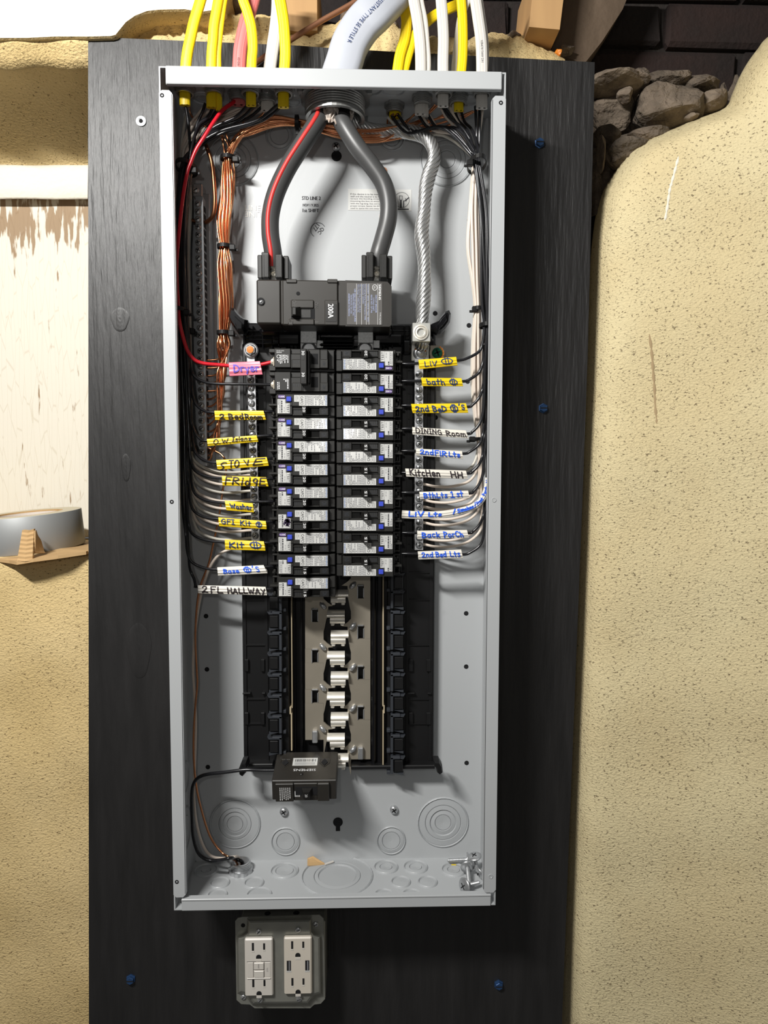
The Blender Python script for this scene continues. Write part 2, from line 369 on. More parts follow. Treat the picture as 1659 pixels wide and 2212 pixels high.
# right wall: thick stucco with a curved broken edge
bnd = [(1720, 40), (1659, 85), (1640, 108), (1618, 138), (1600, 170), (1585, 205), (1572, 232), (1540, 248), (1500, 262), (1460, 280), (1425, 294), (1398, 308), (1372, 326), (1350, 348), (1331, 374), (1314, 400), (1300, 428), (1291, 462), (1285, 500), (1279, 560), (1274, 680), (1266, 850), (1256, 1040), (1248, 1250), (1240, 1450), (1232, 1650), (1226, 1850), (1220, 2050), (1212, 2420)]
B = spline([(x, y, 0) for x, y in bnd], 5)
def yright(d, px):
    e = max(0, min(1, (px - 1300) / 420))
    return .058 - .064 * (1 - math.exp(-d / 22)) - .085 * e ** 1.3
rows = []; NB = len(B)
for i, b in enumerate(B):
    tt = i / (NB - 1); ex, ey = 2350, 40 + (2420 - 40) * max(0, (b.y - 40) / 2380) ** 1.0
    ey = max(ey, b.y * .9)
    r = [U(b.x - 3, b.y - 3, .12)]; L = math.hypot(ex - b.x, ey - b.y)
    for d in (0, 4, 9, 16, 26, 40, 60, 90, 130, 180, 240, 310, 390, 480, 600, 900):
        d2 = min(d, L) if d < 900 else L; k = d2 / L; px, py = b.x + (ex - b.x) * k, b.y + (ey - b.y) * k
        jit = random.uniform(-1, 1) if d < 10 else 0
        p = U(px + jit * 1.5, py + jit * 1.5, yright(d2, px)); p.y += wob(p.x, p.z, .0016) + jit * .0015; r.append(p)
    rows.append(r)
wall_right = struct(grid(rows).build('wall_right', M['str']))
from mathutils.bvhtree import BVHTree
_tree = BVHTree.FromPolygons([v.co + wall_right.location for v in wall_right.data.vertices], [tuple(p.vertices) for p in wall_right.data.polygons])
def on_right(px, py):
    d = ray(px, py).normalized(); h = _tree.ray_cast(CAM, d); return h[0] - d * .0006
m9 = MB(); m9.box(U(230, 300, .2).x, U(2300, 300, .2).x, .20, .24, -.95, U(1400, 300, .2).z); struct(m9.build('wall_foundation', M['mortar']))
def streak(name, pts, wd, m, label):
    mb = MB(); P = spline([(x, y, 0) for x, y in pts], 6); k = len(P); vs = []
    for i, p in enumerate(P):
        h = wd * (.35 + .65 * abs(math.sin(i * 2.3 + 1))) * (.3 if i in (0, k - 1) else 1)
        a, b, c = on_right(p.x - h, p.y), on_right(p.x, p.y), on_right(p.x + h, p.y)
        vs += [a + Vector((0, .0004, 0)), b + Vector((0, -.0004, 0)), c + Vector((0, .0004, 0))]
    mb.add(vs, [(3 * i + j, 3 * i + j + 1, 3 * i + j + 4, 3 * i + j + 3) for i in range(k - 1) for j in (0, 1)], 0, True)
    mb.build(name, M[m], wall_right, label)
streak('scratch', [(1466, 338), (1460, 362), (1452, 392), (1447, 410), (1443, 440), (1437, 476)], 3.2, 'plas_glare', 'white chalky scratch')
streak('stain', [(1403, 722), (1408, 760), (1411, 800), (1414, 840), (1416, 880), (1419, 915)], 3.6, 'stain', 'brown stain streak')
# brick wall behind, upper right
Yb = .150
mb = MB(); a, b = U(420, -140, Yb + .012), U(2300, 330, Yb + .012); mb.box(a.x - .1, b.x + .1, Yb + .012, Yb + .05, b.z - .05, a.z + .05)
wall_top = struct(mb.build('wall_top', M['mortar']))
BW, BH, G = .215, .0625, .0065
zj = U(1400, 103, Yb).z
bm_var = []
for k in range(4):
    m2 = MB(); m2.box(-BW / 2 + G / 2, BW / 2 - G / 2, -.004, .03, -BH / 2 + G / 2, BH / 2 - G / 2, 0, .005)
    m2.v = [v + Vector((random.uniform(-1, 1), random.uniform(-1, 1), random.uniform(-1, 1))) * .0022 for v in m2.v]
    bm_var.append(m2.mesh('brick', M['brick' if k % 2 else 'brick2']))
for row in range(-2, 4):
    x0 = U(1435, 60, Yb).x + (0 if row % 2 == 0 else BW / 2) 
    for k in range(-6, 5):
        o = inst('brick', bm_var[(row * 3 + k * 5) % 4], wall_top)
        o.location = Vector((x0 + (k + .5) * BW, Yb + random.uniform(0, .006), zj + (row + .5) * BH)) - ORG[wall_top.name]
def rock(name, cx, cy, Y, rx, ry, rd, m, seed, parent, flat=0):
    rnd = random.Random(seed); bm = bmesh.new(); bmesh.ops.create_icosphere(bm, subdivisions=3, radius=1)
    ph = [rnd.uniform(0, 6) for _ in range(6)]; c = U(cx, cy, Y); e = U(cx + rx, cy, Y).x - c.x; h = c.z - U(cx, cy + ry, Y).z
    pl = [(Vector((rnd.gauss(0, 1), -abs(rnd.gauss(0, 1)), rnd.gauss(0, 1))).normalized(), rnd.uniform(.62, .85)) for _ in range(9)]
    mb = MB(); vs = []
    for v in bm.verts:
        q = v.co.copy()
        for n, d in pl:
            t = q.dot(n)
            if t > d: q -= n * (t - d) * .85
        q *= 1 + .06 * math.sin(q.x * 5 + ph[0]) + .05 * math.sin(q.z * 7 + ph[1]) + .03 * math.sin(q.y * 11 + q.x * 9 + ph[2])
        vs.append(Vector((c.x + q.x * e, c.y + q.y * rd, c.z + q.z * h)))
    mb.add(vs, [tuple(v.index for v in f.verts) for f in bm.faces], 0, False); bm.free()
    return mb.build(name, M[m], parent)
for i, a in enumerate([(1455, 232, .105, 78, 52, .05, 'stone'), (1335, 183, .10, 66, 20, .05, 'stone2'), (1325, 240, .135, 46, 48, .03, 'stone'), (1378, 172, .10, 26, 22, .03, 'stone'), (1540, 222, .10, 36, 26, .03, 'stone2'),
                       (1505, 190, .13, 60, 22, .03, 'stone'), (1362, 330, .085, 52, 32, .035, 'stone'), (1440, 182, .13, 60, 22, .03, 'stone'), (1352, 204, .092, 18, 17, .015, 'stone2'), (1300, 330, .075, 9, 42, .012, 'stone2'),
                       (1340, 314, .078, 16, 6, .01, 'stone2'), (1405, 292, .11, 44, 20, .03, 'stone'), (1310, 300, .12, 30, 30, .03, 'stone'), (1495, 252, .085, 17, 8, .01, 'stone2'), (1110, 84, .058, 18, 13, .015, 'stone'), (1222, 108, .06, 20, 9, .012, 'stone'),
                       (505, 18, .06, 26, 10, .02, 'stone2'), (745, 38, .06, 12, 16, .012, 'stone2'), (848, 56, .06, 14, 12, .012, 'stone2')]):
    rock('stone', *a, 20 + i, wall_right if a[0] > 1250 else wall_back)
for i, a in enumerate([(1206, 113, .055, 8, 9, .006), (1363, 361, .055, 3, 3, .003)]):
    o = rock('brick_chip', *a, 'orange', 70 + i, wall_right if a[0] > 1250 else wall_back); o['label'] = 'orange brick chip'
# mortar slope filling between stones and brick
mb = MB(); rr = []
for py, Y in ((165, .16), (190, .15), (230, .145), (290, .14), (350, .12), (420, .10), (470, .09)):
    r = []
    for px in range(1250, 1640, 13):
        p = U(px, py + random.uniform(-6, 6), Y); p.y += random.uniform(-.006, .006); r.append(p)
    rr.append(r)
o = grid(rr, 0, False).build('rubble_fill', M['stone'], wall_right); o['kind'] = 'stuff'
# timber
def timber(poly, Y0, Y1, m, label, name='wood_block'):
    mb = MB(); q = [U(x, y, Y0) for x, y in poly]; mb.prism([(p.x, p.z) for p in q], Y0, Y1)
    return tag(mb.build(name, M[m]), label, 'wood')
timber([(604, -90), (685, -90), (685, 66), (640, 68), (606, 62)], .03, .13, 'lum', 'pale lumber end behind the yellow cable left of the thick grey cable')
timber([(1158, -90), (1228, -90), (1209, 64), (1143, 58)], .02, .12, 'lum', 'bright tan lumber stub hanging above the right end of the black plywood')
timber([(1214, -90), (1390, -90), (1345, 20), (1300, 90), (1262, 138), (1190, 112), (1205, 60)], .07, .135, 'lumd', 'dark old slanted beam with mortar smears beside the dark bricks', 'old_beam')
# ------------------------------------------------------------------ plywood board
pw = thing('plywood_board', 'large black painted plywood board fixed to the wall behind the breaker panel', 'plywood', (0, 0, 0))
mb = MB(); q = [U(x, y, 0) for x, y in ((190, 79), (640, 98), (752, 106), (828, 110), (1285, 134), (1278, 440), (1270, 760), (1258, 1090), (1245, 1420), (1228, 1850), (1206, 2420), (192, 2420), (191, 1200))]
mb.prism([(p.x, p.z) for p in q], .0003, .018); mb.build('panel', M['ply'], pw)
ring = MB()
for (cx, cy, kind) in ((1165, 310, 'b'), (1173, 882, 'b'), (1077, 2126, 'b'), (283, 2114, 'b'), (305, 262, 'z')):
    c = U(cx, cy, 0); m2 = MB()
    if kind == 'b': m2.lathe(c, (0, -1, 0), [(.0062, -.001), (.0062, .0012), (.0050, .0016), (.0050, .0045), (.0044, .0052), (.0001, .0052)], 6, 0); m2.box(c.x - .0042, c.x + .0042, c.y - .0054, c.y - .005, c.z - .0007, c.z + .0007, 1)
    else: m2.lathe(c, (0, -1, 0), [(.0058, -.001), (.0058, .0012), (.0030, .0016), (.0028, .0008), (.0001, .0006)], 16, 0); m2.lathe(c, (0, -1, 0), [(.0026, .0009), (.0001, .0012)], 12, 1)
    m2.build('screw', [M['blues' if kind == 'b' else 'zinc'], M['hole']], pw, 'blue hex screw' if kind == 'b' else 'silver washer')
# knots: shallow oval swellings in the ply face
for cx, cy, rx, ry in ((259, 690, 20, 26), (300, 1405, 26, 60), (272, 1010, 10, 30)):
    c = U(cx, cy, 0); e = (U(cx + rx, cy, 0) - c).x; h = (c - U(cx, cy + ry, 0)).z; m2 = MB(); vs = []
    for k, (f_, y_) in enumerate(((1.0, -.0001), (.9, -.0004), (.75, -.0002), (.6, -.0005), (.4, -.0002), (.25, -.0005), (0.01, -.0002))):
        for j in range(22): g = 2 * math.pi * j / 22; vs.append((c.x + e * f_ * math.cos(g + .1 * k) * (1 + .12 * math.sin(3 * g)), y_, c.z + h * f_ * math.sin(g)))
    m2.add(vs, [(k * 22 + j, k * 22 + (j + 1) % 22, (k + 1) * 22 + (j + 1) % 22, (k + 1) * 22 + j) for k in range(6) for j in range(22)], 0, True); m2.build('knot', M['ply'], pw)
# ------------------------------------------------------------------ enclosure
W2, H2, D, T = .181, .4553, .0984, .0014
box = thing('breaker_panel_box', 'tall grey open steel breaker panel box mounted on the black plywood', 'breaker panel', (0, 0, -H2))
MB().box(-W2, W2, -T, 0, -H2, H2, 0).build('back_panel', M['grey'], box)
MB().box(-W2, -W2 + T, -D, -T, -H2, H2, 0).build('side_wall', M['grey'], box)
MB().box(W2 - T, W2, -D, -T, -H2, H2, 0).build('side_wall', M['grey'], box)
MB().box(-W2 + T, W2 - T, -D, -T, H2 - T, H2, 0).build('top_wall', M['grey'], box)
MB().box(-W2 + T, W2 - T, -D, -T, -H2, -H2 + T, 0).build('bottom_wall', M['grey'], box)
zt, zb = U(355, 196, -D).z, U(385, 1937, -D).z
for sx in (-1, 1):
    xo, xi = sx * W2, sx * (W2 - (.0135 if sx < 0 else .0142)); r = .003; x1, x2 = min(xo, xi), max(xo, xi)
    m2 = MB(); m2.prism([(x1 + r, zb), (x2 - r, zb), (x2, zb + r), (x2, zt - r), (x2 - r, zt), (x1 + r, zt), (x1, zt - r), (x1, zb + r)], -D - T, -D)
    m2.box(xi - .0006 if sx < 0 else xi - .0006, xi + .0006, -D - T, -D + .004, zb + .004, zt - .004)
    m2.build('front_flange', M['grey'], box)
zl = U(700, 188, -D).z
m2 = MB(); xl, xr = U(358, 150, -D).x, U(1084, 160, -D).x; m2.box(xl, xr, -D - T, -D, zl, H2 + .0002, 0, .0012); m2.box(xl, xr, -D, -D + .004, zl, zl + .0012); m2.build('top_lip', M['grey'], box)
zl2 = U(700, 1938, -D).z
m2 = MB(); m2.box(xl + .0015, xr - .001, -D - T, -D, -H2 - .0002, zl2, 0, .0012); m2.box(xl + .0015, xr - .001, -D - .0022, -D + .006, zl2 - .001, zl2 + .0012, 0, .0005); m2.build('bottom_lip', M['grey'], box)
for cx, cy in ((350, 206), (1082, 222), (371, 1084), (382, 1905)):
    c = U(cx, cy, -D - T); MB().lathe(c, (0, -1, 0), [(.0024, -.0006), (.0022, .0003), (.0016, .0001), (.0001, -.0001)], 14).build('screw_hole', M['hole'], box)
for cx, cy in ((1067, 1080), (1060, 1893)):
    c = U(cx, cy, -D - T); MB().lathe(c, (0, -1, 0), [(.0026, -.0003), (.0025, .0005), (.002, .0006), (.0016, .0002), (.0001, .0002)], 16).build('plugged_hole', M['ring'], box)
def knock(c, ax, radii, flip=False, n=36):
    pr = [(radii[0] + .0012, -.0001), (radii[0] + .0005, .0014)]
    lev = .0006
    for i, r in enumerate(radii):
        pr += [(r, .0019 if i % 2 == 0 else .0014), (r - .0007, lev), (r - .0011, -.00015), (r - .0015, lev)]
        lev = .0012 if i % 2 == 0 else .0005
    pr.append((.0001, lev)); m2 = MB(); m2.lathe(c, ax, pr, n, 0); 
    m2.build('knockout', M['ring'], box)
px2m = lambda Y, cx, cy: (U(cx + 1, cy, Y) - U(cx, cy, Y)).x
def kback(cx, cy, rp):
    s_ = px2m(-T, cx, cy); knock(U(cx, cy, -T), (0, -1, 0), [r * s_ for r in rp])
kback(508, 1779, (54, 37, 28, 19)); kback(957, 1776, (54, 40, 29, 19)); kback(617, 1817, (30, 21)); kback(845, 1815, (30, 21))
kback(504, 346, (54, 40, 29, 19)); kback(965, 345, (56, 42, 32, 20)); kback(604, 293, (29, 22)); kback(846, 298, (27, 20))
def kbot(cx, cy, rp):
    c = Uz(cx, cy, -H2 + T); s_ = (Uz(cx + 1, cy, -H2 + T) - c).x; knock(c, (0, 0, 1), [r * s_ for r in rp])
for a in ((615, 1882, (29, 21)), (445, 1881, (24, 12)), (475, 1908, (20,)), (549, 1908, (20,)), (729, 1893, (76, 52, 42)), (834, 1874, (25, 15)), (898, 1874, (25, 15)), (866, 1906, (20,)), (924, 1906, (20,)), (980, 1880, (25, 15)), (470, 1934, (20,)), (560, 1934, (26,)), (830, 1934, (20,)), (890, 1934, (20,))): kbot(*a)
def ktop(cx, cy, rp):
    c = Uz(cx, cy, H2 - T); s_ = (Uz(cx + 1, cy, H2 - T) - c).x; knock(c, (0, 0, -1), [r * s_ for r in rp])
for a in ((722, 205, (68, 56)), (635, 218, (24, 14)), (440, 210, (26, 16)), (800, 190, (25,)), (850, 192, (25,)), (1010, 215, (22,))): ktop(*a)
def kside(sx, cy, Y, rp):
    c = Vector((sx * (W2 - T), Y, 0)); 
    lo, hi = -H2, H2
    for _ in range(40):
        md = (lo + hi) / 2
        if PJ((c.x, Y, md))[1] > cy: lo = md
        else: hi = md
    c.z = lo; knock(c, (-sx, 0, 0), rp)
for a in ((-1, 1680, -.05, (.018, .011)), (-1, 1790, -.05, (.025, .016)), (1, 1500, -.05, (.018,)), (1, 1590, -.05, (.022, .014)), (1, 1700, -.05, (.018,)), (1, 430, -.05, (.014,))): kside(*a)
for cx, cy in ((445, 1331), (447, 1446), (449, 1657), (1007, 1325), (1007, 1440), (1008, 1648), (1013, 703), (940, 677), (1014, 476), (421, 1864), (941, 902), (1010, 824)):
    c = U(cx, cy, -T); MB().lathe(c, (0, -1, 0), [(.0029, 0), (.0027, .0004), (.0023, .0003), (.0001, .0002)], 16).build('mounting_hole', M['hole'], box)
for cx, cy, dn in ((730, 1776, 1), (727, 337, -1)):
    c = U(cx, cy, -T); m2 = MB(); m2.lathe(c, (0, -1, 0), [(.0062, -.0001), (.0060, .0004), (.0001, .0003)], 22); m2.box(c.x - .0027, c.x + .0027, -T - .0004, -T, c.z - dn * .0115, c.z, 0, .0002); m2.build('keyhole_slot', M['hole'], box)
def panhead(c, r, m, parent, label=None, rot=.6, slot='x', name='screw', ax=(0, -1, 0)):
    m2 = MB(); c = Vector(c); m2.lathe(c, ax, [(r, -.001), (r, r * .25), (r * .85, r * .5), (r * .45, r * .66), (.0001, r * .68)], 16, 0, True)
    for a in ((rot,) if slot == '-' else (rot, rot + math.pi / 2)):
        dx, dz = math.cos(a), math.sin(a); w_ = r * .13; q = []
        for s1, s2 in ((-1, -1), (1, -1), (1, 1), (-1, 1)):
            q.append((c.x + dx * r * .62 * s1 - dz * w_ * s2, c.y - r * .70, c.z + dz * r * .62 * s1 + dx * w_ * s2))
        q2 = [(x, c.y - r * .45, z) for x, y, z in q]; m2.add(q + q2, [(0, 1, 2, 3), (0, 1, 5, 4), (1, 2, 6, 5), (2, 3, 7, 6), (3, 0, 4, 7)], 1)
    return m2.build(name, [M[m], M['hole']], parent, label)
panhead(U(726, 317, -.003), .0050, 'zinc', box); panhead(U(613, 1753, -.003), .0052, 'zinc', box); panhead(U(851, 1749, -.003), .0052, 'zinc', box)
c = U(829, 369, -T); m2 = MB(); m2.lathe(c, (0, -1, 0), [(.0042, 0), (.0040, .0008), (.0022, .0009), (.0018, -.0003), (.0001, -.0002)], 16, 0); m2.build('threaded_insert', M['cup'], box)
# printing on the back panel
RX, UZ = Vector((1, 0, 0)), Vector((0, 0, 1)); m2 = MB(); Yp = -T - .0003
def ptext(mb, t, cx, cy, hpx, Y, m=0, ang=0, wpx=None, bold=0):
    s_ = px2m(Y, cx, cy); a = math.radians(ang); r = Vector((math.cos(a), 0, math.sin(a))); u = Vector((-math.sin(a), 0, math.cos(a))); c = U(cx, cy, Y)
    mb.text(t, c, r, u, hpx * s_, m, wpx * s_ if wpx else None)
    if bold: mb.text(t, c + r * bold * s_ + Vector((0, -.00002, 0)), r, u, hpx * s_, m, wpx * s_ if wpx else None)
ptext(m2, 'STD LINE 2', 672, 428, 7.5, Yp, 0, 0, 40, .8); ptext(m2, 'NOV 1 9 2025', 671, 443, 6, Yp, 0, 0, 34, .4); ptext(m2, '1st SHIFT', 671, 454.5, 7, Yp, 0, 0, 35, .8)
ptext(m2, 'QC', 693, 498, 9, Yp, 0, 230, 15, .6); ptext(m2, '177', 683, 491, 9, Yp, 0, 235, 15, .6)
arc = [(687 + 16 * math.cos(t), 497 - 16 * math.sin(t)) for t in [math.radians(30 + 205 * k / 18) for k in range(19)]]
m2.ribbon(arc, 1.2, lambda x, y: U(x, y, Yp), 0)
m2.build('ink_stamp', M['ink'], box)
m2 = MB(); ptext(m2, 'LINE', 546, 449, 11, Yp - .0002, 0, 0, 34); ptext(m2, 'LINE', 546, 463, 11, Yp - .0002, 0, 180, 34); ptext(m2, 'BO', 826, 467, 8, Yp, 0, 0, 14); m2.build('embossed_lettering', M['white'], box)
st = MB(); a, b = U(752, 408, -T), U(889, 456, -T); st.box(a.x, b.x, -T - .0004, -T, b.z, a.z, 0, .0003)
for i, t in enumerate(('If this device is to be mounted on a', 'wall and the neutral is to be bonded', 'torque this bonding screw prior to', 'mounting the box to ensure proper', 'with the lug tang. See wiring diagram', 'proper torque. Spacer kit SMK may be', 'used to space the unit away from wall')):
    s_ = px2m(Yp, 760, 420); st.text(t, U(757, 419 + i * 5.2, -T - .0006), RX, UZ, 3.6 * s_, 1, 84 * s_, 'l')
arc = [(868 + 16 * math.cos(t), 432 - 16.5 * math.sin(t)) for t in [2 * math.pi * k / 28 for k in range(29)]]
fn = lambda x, y: U(x, y, -T - .0006)
st.ribbon(arc, .8, fn, 1); st.ribbon([(863, 423), (869, 423), (869, 432), (863, 432), (863, 423)], 1.2, fn, 1); st.ribbon([(866, 433), (866, 448)], 3.5, fn, 1); st.ribbon([(872, 434), (872, 447)], 2, fn, 1); st.ribbon([(883, 427), (876, 433)], 2.4, fn, 1); st.ribbon([(873, 434), (878, 434), (876, 429)], 1.6, fn, 1); st.ribbon([(857, 452), (882, 452)], 2.4, fn, 1)
st.build('instruction_label', [M['stick'], M['ink']], box, 'white instruction sticker')
# ------------------------------------------------------------------ interior base and bus bars
FR = Vector((0, -1, 0))
base = thing('interior_base', 'black plastic bus bar base behind the circuit breakers in the middle of the box', 'bus base', U(729, 1660, 0))
YB = -.016
m2 = MB()
m2.pbox(523, 742, 600, 1662, YB, -T, 0, .001); m2.pbox(860, 742, 936, 1662, YB, -T, 0, .001); m2.pbox(600, 742, 860, 1656, -.010, -T, 0, .001)
m2.build('base_plate', M['black'], base)
# flat ribs and frames that show on the outer strips
m2 = MB()
for x0, x1 in ((527, 573), (882, 931)):
    for y in (1236, 1295, 1393, 1510, 1563):
        m2.pbox(x0, y, x1, y + 1.6, YB - .0022, YB, 0, 0)
    m2.pbox(x0 - 2, 780, x0, 1650, YB - .002, YB); m2.pbox(x1, 780, x1 + 2, 1650, YB - .002, YB)
    for y in (800, 850, 905, 955, 1010, 1060, 1120, 1175): m2.pbox(x0, y, x1, y + 1.5, YB - .002, YB)
    for y in (1425, 1540): m2.pbox(x0 + 1, y, x0 + 10, y + 26, YB - .004, YB, 0, .0005); m2.pbox(x1 - 10, y, x1 - 1, y + 26, YB - .004, YB, 0, .0005)
    m2.pbox(x0 - 3, 1497, x0 + 14, 1500, YB - .006, YB, 0, .0004); m2.pbox(x1 - 8, 1497, x1, 1500, YB - .006, YB, 0, .0004)
o = m2.build('rib', M['black'], base); o['kind'] = 'stuff'
for x0, x1 in ((590, 626), (838, 866)):
    MB().pbox(x0, 748, x1, 1664, -.026, -.010, 0, .001).build('clip_rail', M['black'], base)
MB().pbox(632, 748, 640, 1630, -.022, -.008, 0, .0008).build('rail', M['blackg'], base)
MB().pbox(646, 748, 654, 1630, -.024, -.008, 0, .0012).build('rail', M['blackg'], base)
MB().pbox(803, 748, 811, 1655, -.024, -.008, 0, .0012).build('rail', M['blackg'], base)
MB().pbox(816, 748, 824, 1655, -.022, -.008, 0, .0008).build('rail', M['blackg'], base)
m2 = MB(); m2.pbox(628.5, 1288, 632, 1530, -.027, -.012, 0, .0002); m2.pbox(625.5, 1528, 629, 1543, -.027, -.012, 0, .0002); m2.pbox(628, 1541, 631.5, 1622, -.027, -.012, 0, .0002); m2.build('insulating_strip', M['tan'], base)
m2 = MB(); m2.pbox(826.5, 1240, 828.8, 1526, -.027, -.012, 0, .0002); m2.pbox(828.5, 1524, 831, 1541, -.027, -.012, 0, .0002); m2.pbox(826.5, 1539, 828.8, 1655, -.027, -.012, 0, .0002); m2.build('insulating_strip', M['tan'], base)
# breaker mounting hooks
def hook(px, py, sx):
    c = U(px, py, -.026); m3 = MB(); s_ = sx
    def b(x0, x1, y0, y1, z0, z1, m): m3.box(c.x + s_ * x0, c.x + s_ * x1, c.y - y1, c.y - y0, c.z + z0, c.z + z1, m, .0005)
    b(-.010, .0015, 0, .008, -.0095, .0075, 0); b(-.0095, .0005, .008, .0105, -.008, .006, 0)
    b(.0018, .0050, 0, .0115, -.0105, .0105, 1); b(-.0065, .0050, 0, .0115, .0078, .0112, 1); b(.0052, .0095, 0, .007, -.0125, -.0085, 1)
    m3.prism([(c.x + s_ * -.0105, c.z - .0125), (c.x + s_ * .001, c.z - .0098), (c.x + s_ * -.0105, c.z - .0092)], c.y - .009, c.y, 1)
    m3.prism([(c.x + s_ * -.0125, c.z + .0108), (c.x + s_ * .0018, c.z + .0078), (c.x + s_ * -.0105, c.z + .0076)], c.y - .010, c.y, 1)
    return m3.build('breaker_hook', [M['black'], M['hookg']], base)
M['hookg'] = mat('dark_grey_hook_plastic', (.040, .044, .052), .35)
for y in (1297, 1337, 1381, 1426, 1470, 1515, 1559, 1604): hook(602, y, 1)
for y in (1254, 1292, 1336, 1380, 1425, 1469, 1512, 1556, 1600, 1646): hook(852, y, -1)
# upper housing: ribs, dark blocks, hooked ears and feet
m2 = MB()
m2.pbox(524, 697, 940, 752, -.022, -T, 0, .002); m2.pbox(560, 704, 846, 724, -.050, -.022, 0, .003)
for x in (528, 545, 566, 586, 604, 622, 640, 690, 735, 760, 812, 828, 846, 872, 884): m2.pbox(x, 703, x + 3, 752, -.030, -.02, 0, .0006)
for y in (713, 724, 732, 741): m2.pbox(530, y, 600, y + 2.5, -.030, -.02, 0, .0005); m2.pbox(820, y, 888, y + 2.5, -.030, -.02, 0, .0005)
m2.pbox(600, 722, 648, 746, -.034, -.02, 0, .002); m2.pbox(808, 722, 870, 744, -.034, -.02, 0, .002); m2.pbox(870, 735, 888, 762, -.038, -.02, 0, .002)
m2.build('upper_housing', M['blackg'], base)
m2 = MB()
for y, Y in ((716, -.046), (724, -.040), (733, -.044), (741, -.046), (747, -.044)): m2.pbox(690, y, 764, y + 7, Y, -.02, 0, .0015)
m2.build('ribbed_cover', M['blackg'], base)
def ear(poly, Y, name, mm='blackg'):
    m3 = MB(); q = [U(x, y, Y) for x, y in poly]; cx = sum(p.x for p in q) / len(q); cz = sum(p.z for p in q) / len(q); n = len(q)
    f = [Vector((cx + (p.x - cx) * .72, Y - .006, cz + (p.z - cz) * .72)) for p in q]; k = [Vector((p.x, Y + .010, p.z)) for p in q]
    m3.add(f + q + k, [tuple(range(n))] + [(r * n + i, r * n + (i + 1) % n, (r + 1) * n + (i + 1) % n, (r + 1) * n + i) for r in (0, 1) for i in range(n)] + [tuple(range(3 * n - 1, 2 * n - 1, -1))])
    m3.build(name, M[mm], base)
ear([(496, 664), (506, 666), (514, 676), (524, 686), (536, 692), (534, 712), (528, 722), (516, 722), (506, 708), (498, 696), (493, 684)], -.045, 'hooked_ear')
ear([(962, 673), (970, 670), (974, 678), (972, 696), (962, 710), (952, 720), (944, 722), (934, 714), (932, 700), (944, 695), (952, 684)], -.045, 'hooked_ear')
ear([(507, 682), (515, 690), (526, 700), (526, 716), (516, 716), (508, 700)], -.052, 'ear_rib'); ear([(952, 690), (964, 678), (966, 692), (956, 706), (946, 714), (944, 704)], -.052, 'ear_rib')
ear([(523, 1642), (534, 1640), (537, 1652), (532, 1668), (524, 1677), (517, 1672), (516, 1660)], -.045, 'foot', 'black'); ear([(936, 1640), (948, 1640), (955, 1652), (957, 1668), (950, 1673), (944, 1668), (942, 1655), (936, 1650)], -.045, 'foot', 'black')
MB().pbox(530, 1651, 590, 1658, -.030, -.012, 0, .001).build('bottom_ledge', M['black'], base); MB().pbox(758, 1655, 940, 1662, -.030, -.012, 0, .001).build('bottom_ledge', M['black'], base)
# silver straps feeding the bus bars
for x0, x1, xb in ((649, 684, 668), (773, 806, 788)):
    m3 = MB(); m3.pbox(x0, 714, x1, 741, -.056, -.053, 0, .0006); m3.pbox(x0, 740, x1, 768, -.050, -.047, 0, .0006); m3.pbox(x0, 704, x1, 715, -.050, -.047, 0, .0006)
    m3.pbox(x1 - 2, 735, x1 + 14, 752, -.044, -.042, 0, .0004); m3.build('feed_strap', M['strap'], base)
    c = U(xb, 755, -.050); m3 = MB(); m3.lathe(c, FR, [(.0072, -.001), (.0072, .0022), (.006, .003), (.0001, .003)], 18, 0); m3.build('strap_bolt', M['zinc'], base)
    m3 = MB(); m3.lathe(c, FR, [(.0086, -.0005), (.0086, .0012), (.0072, .0012)], 22, 0); m3.build('black_washer', M['black'], base)
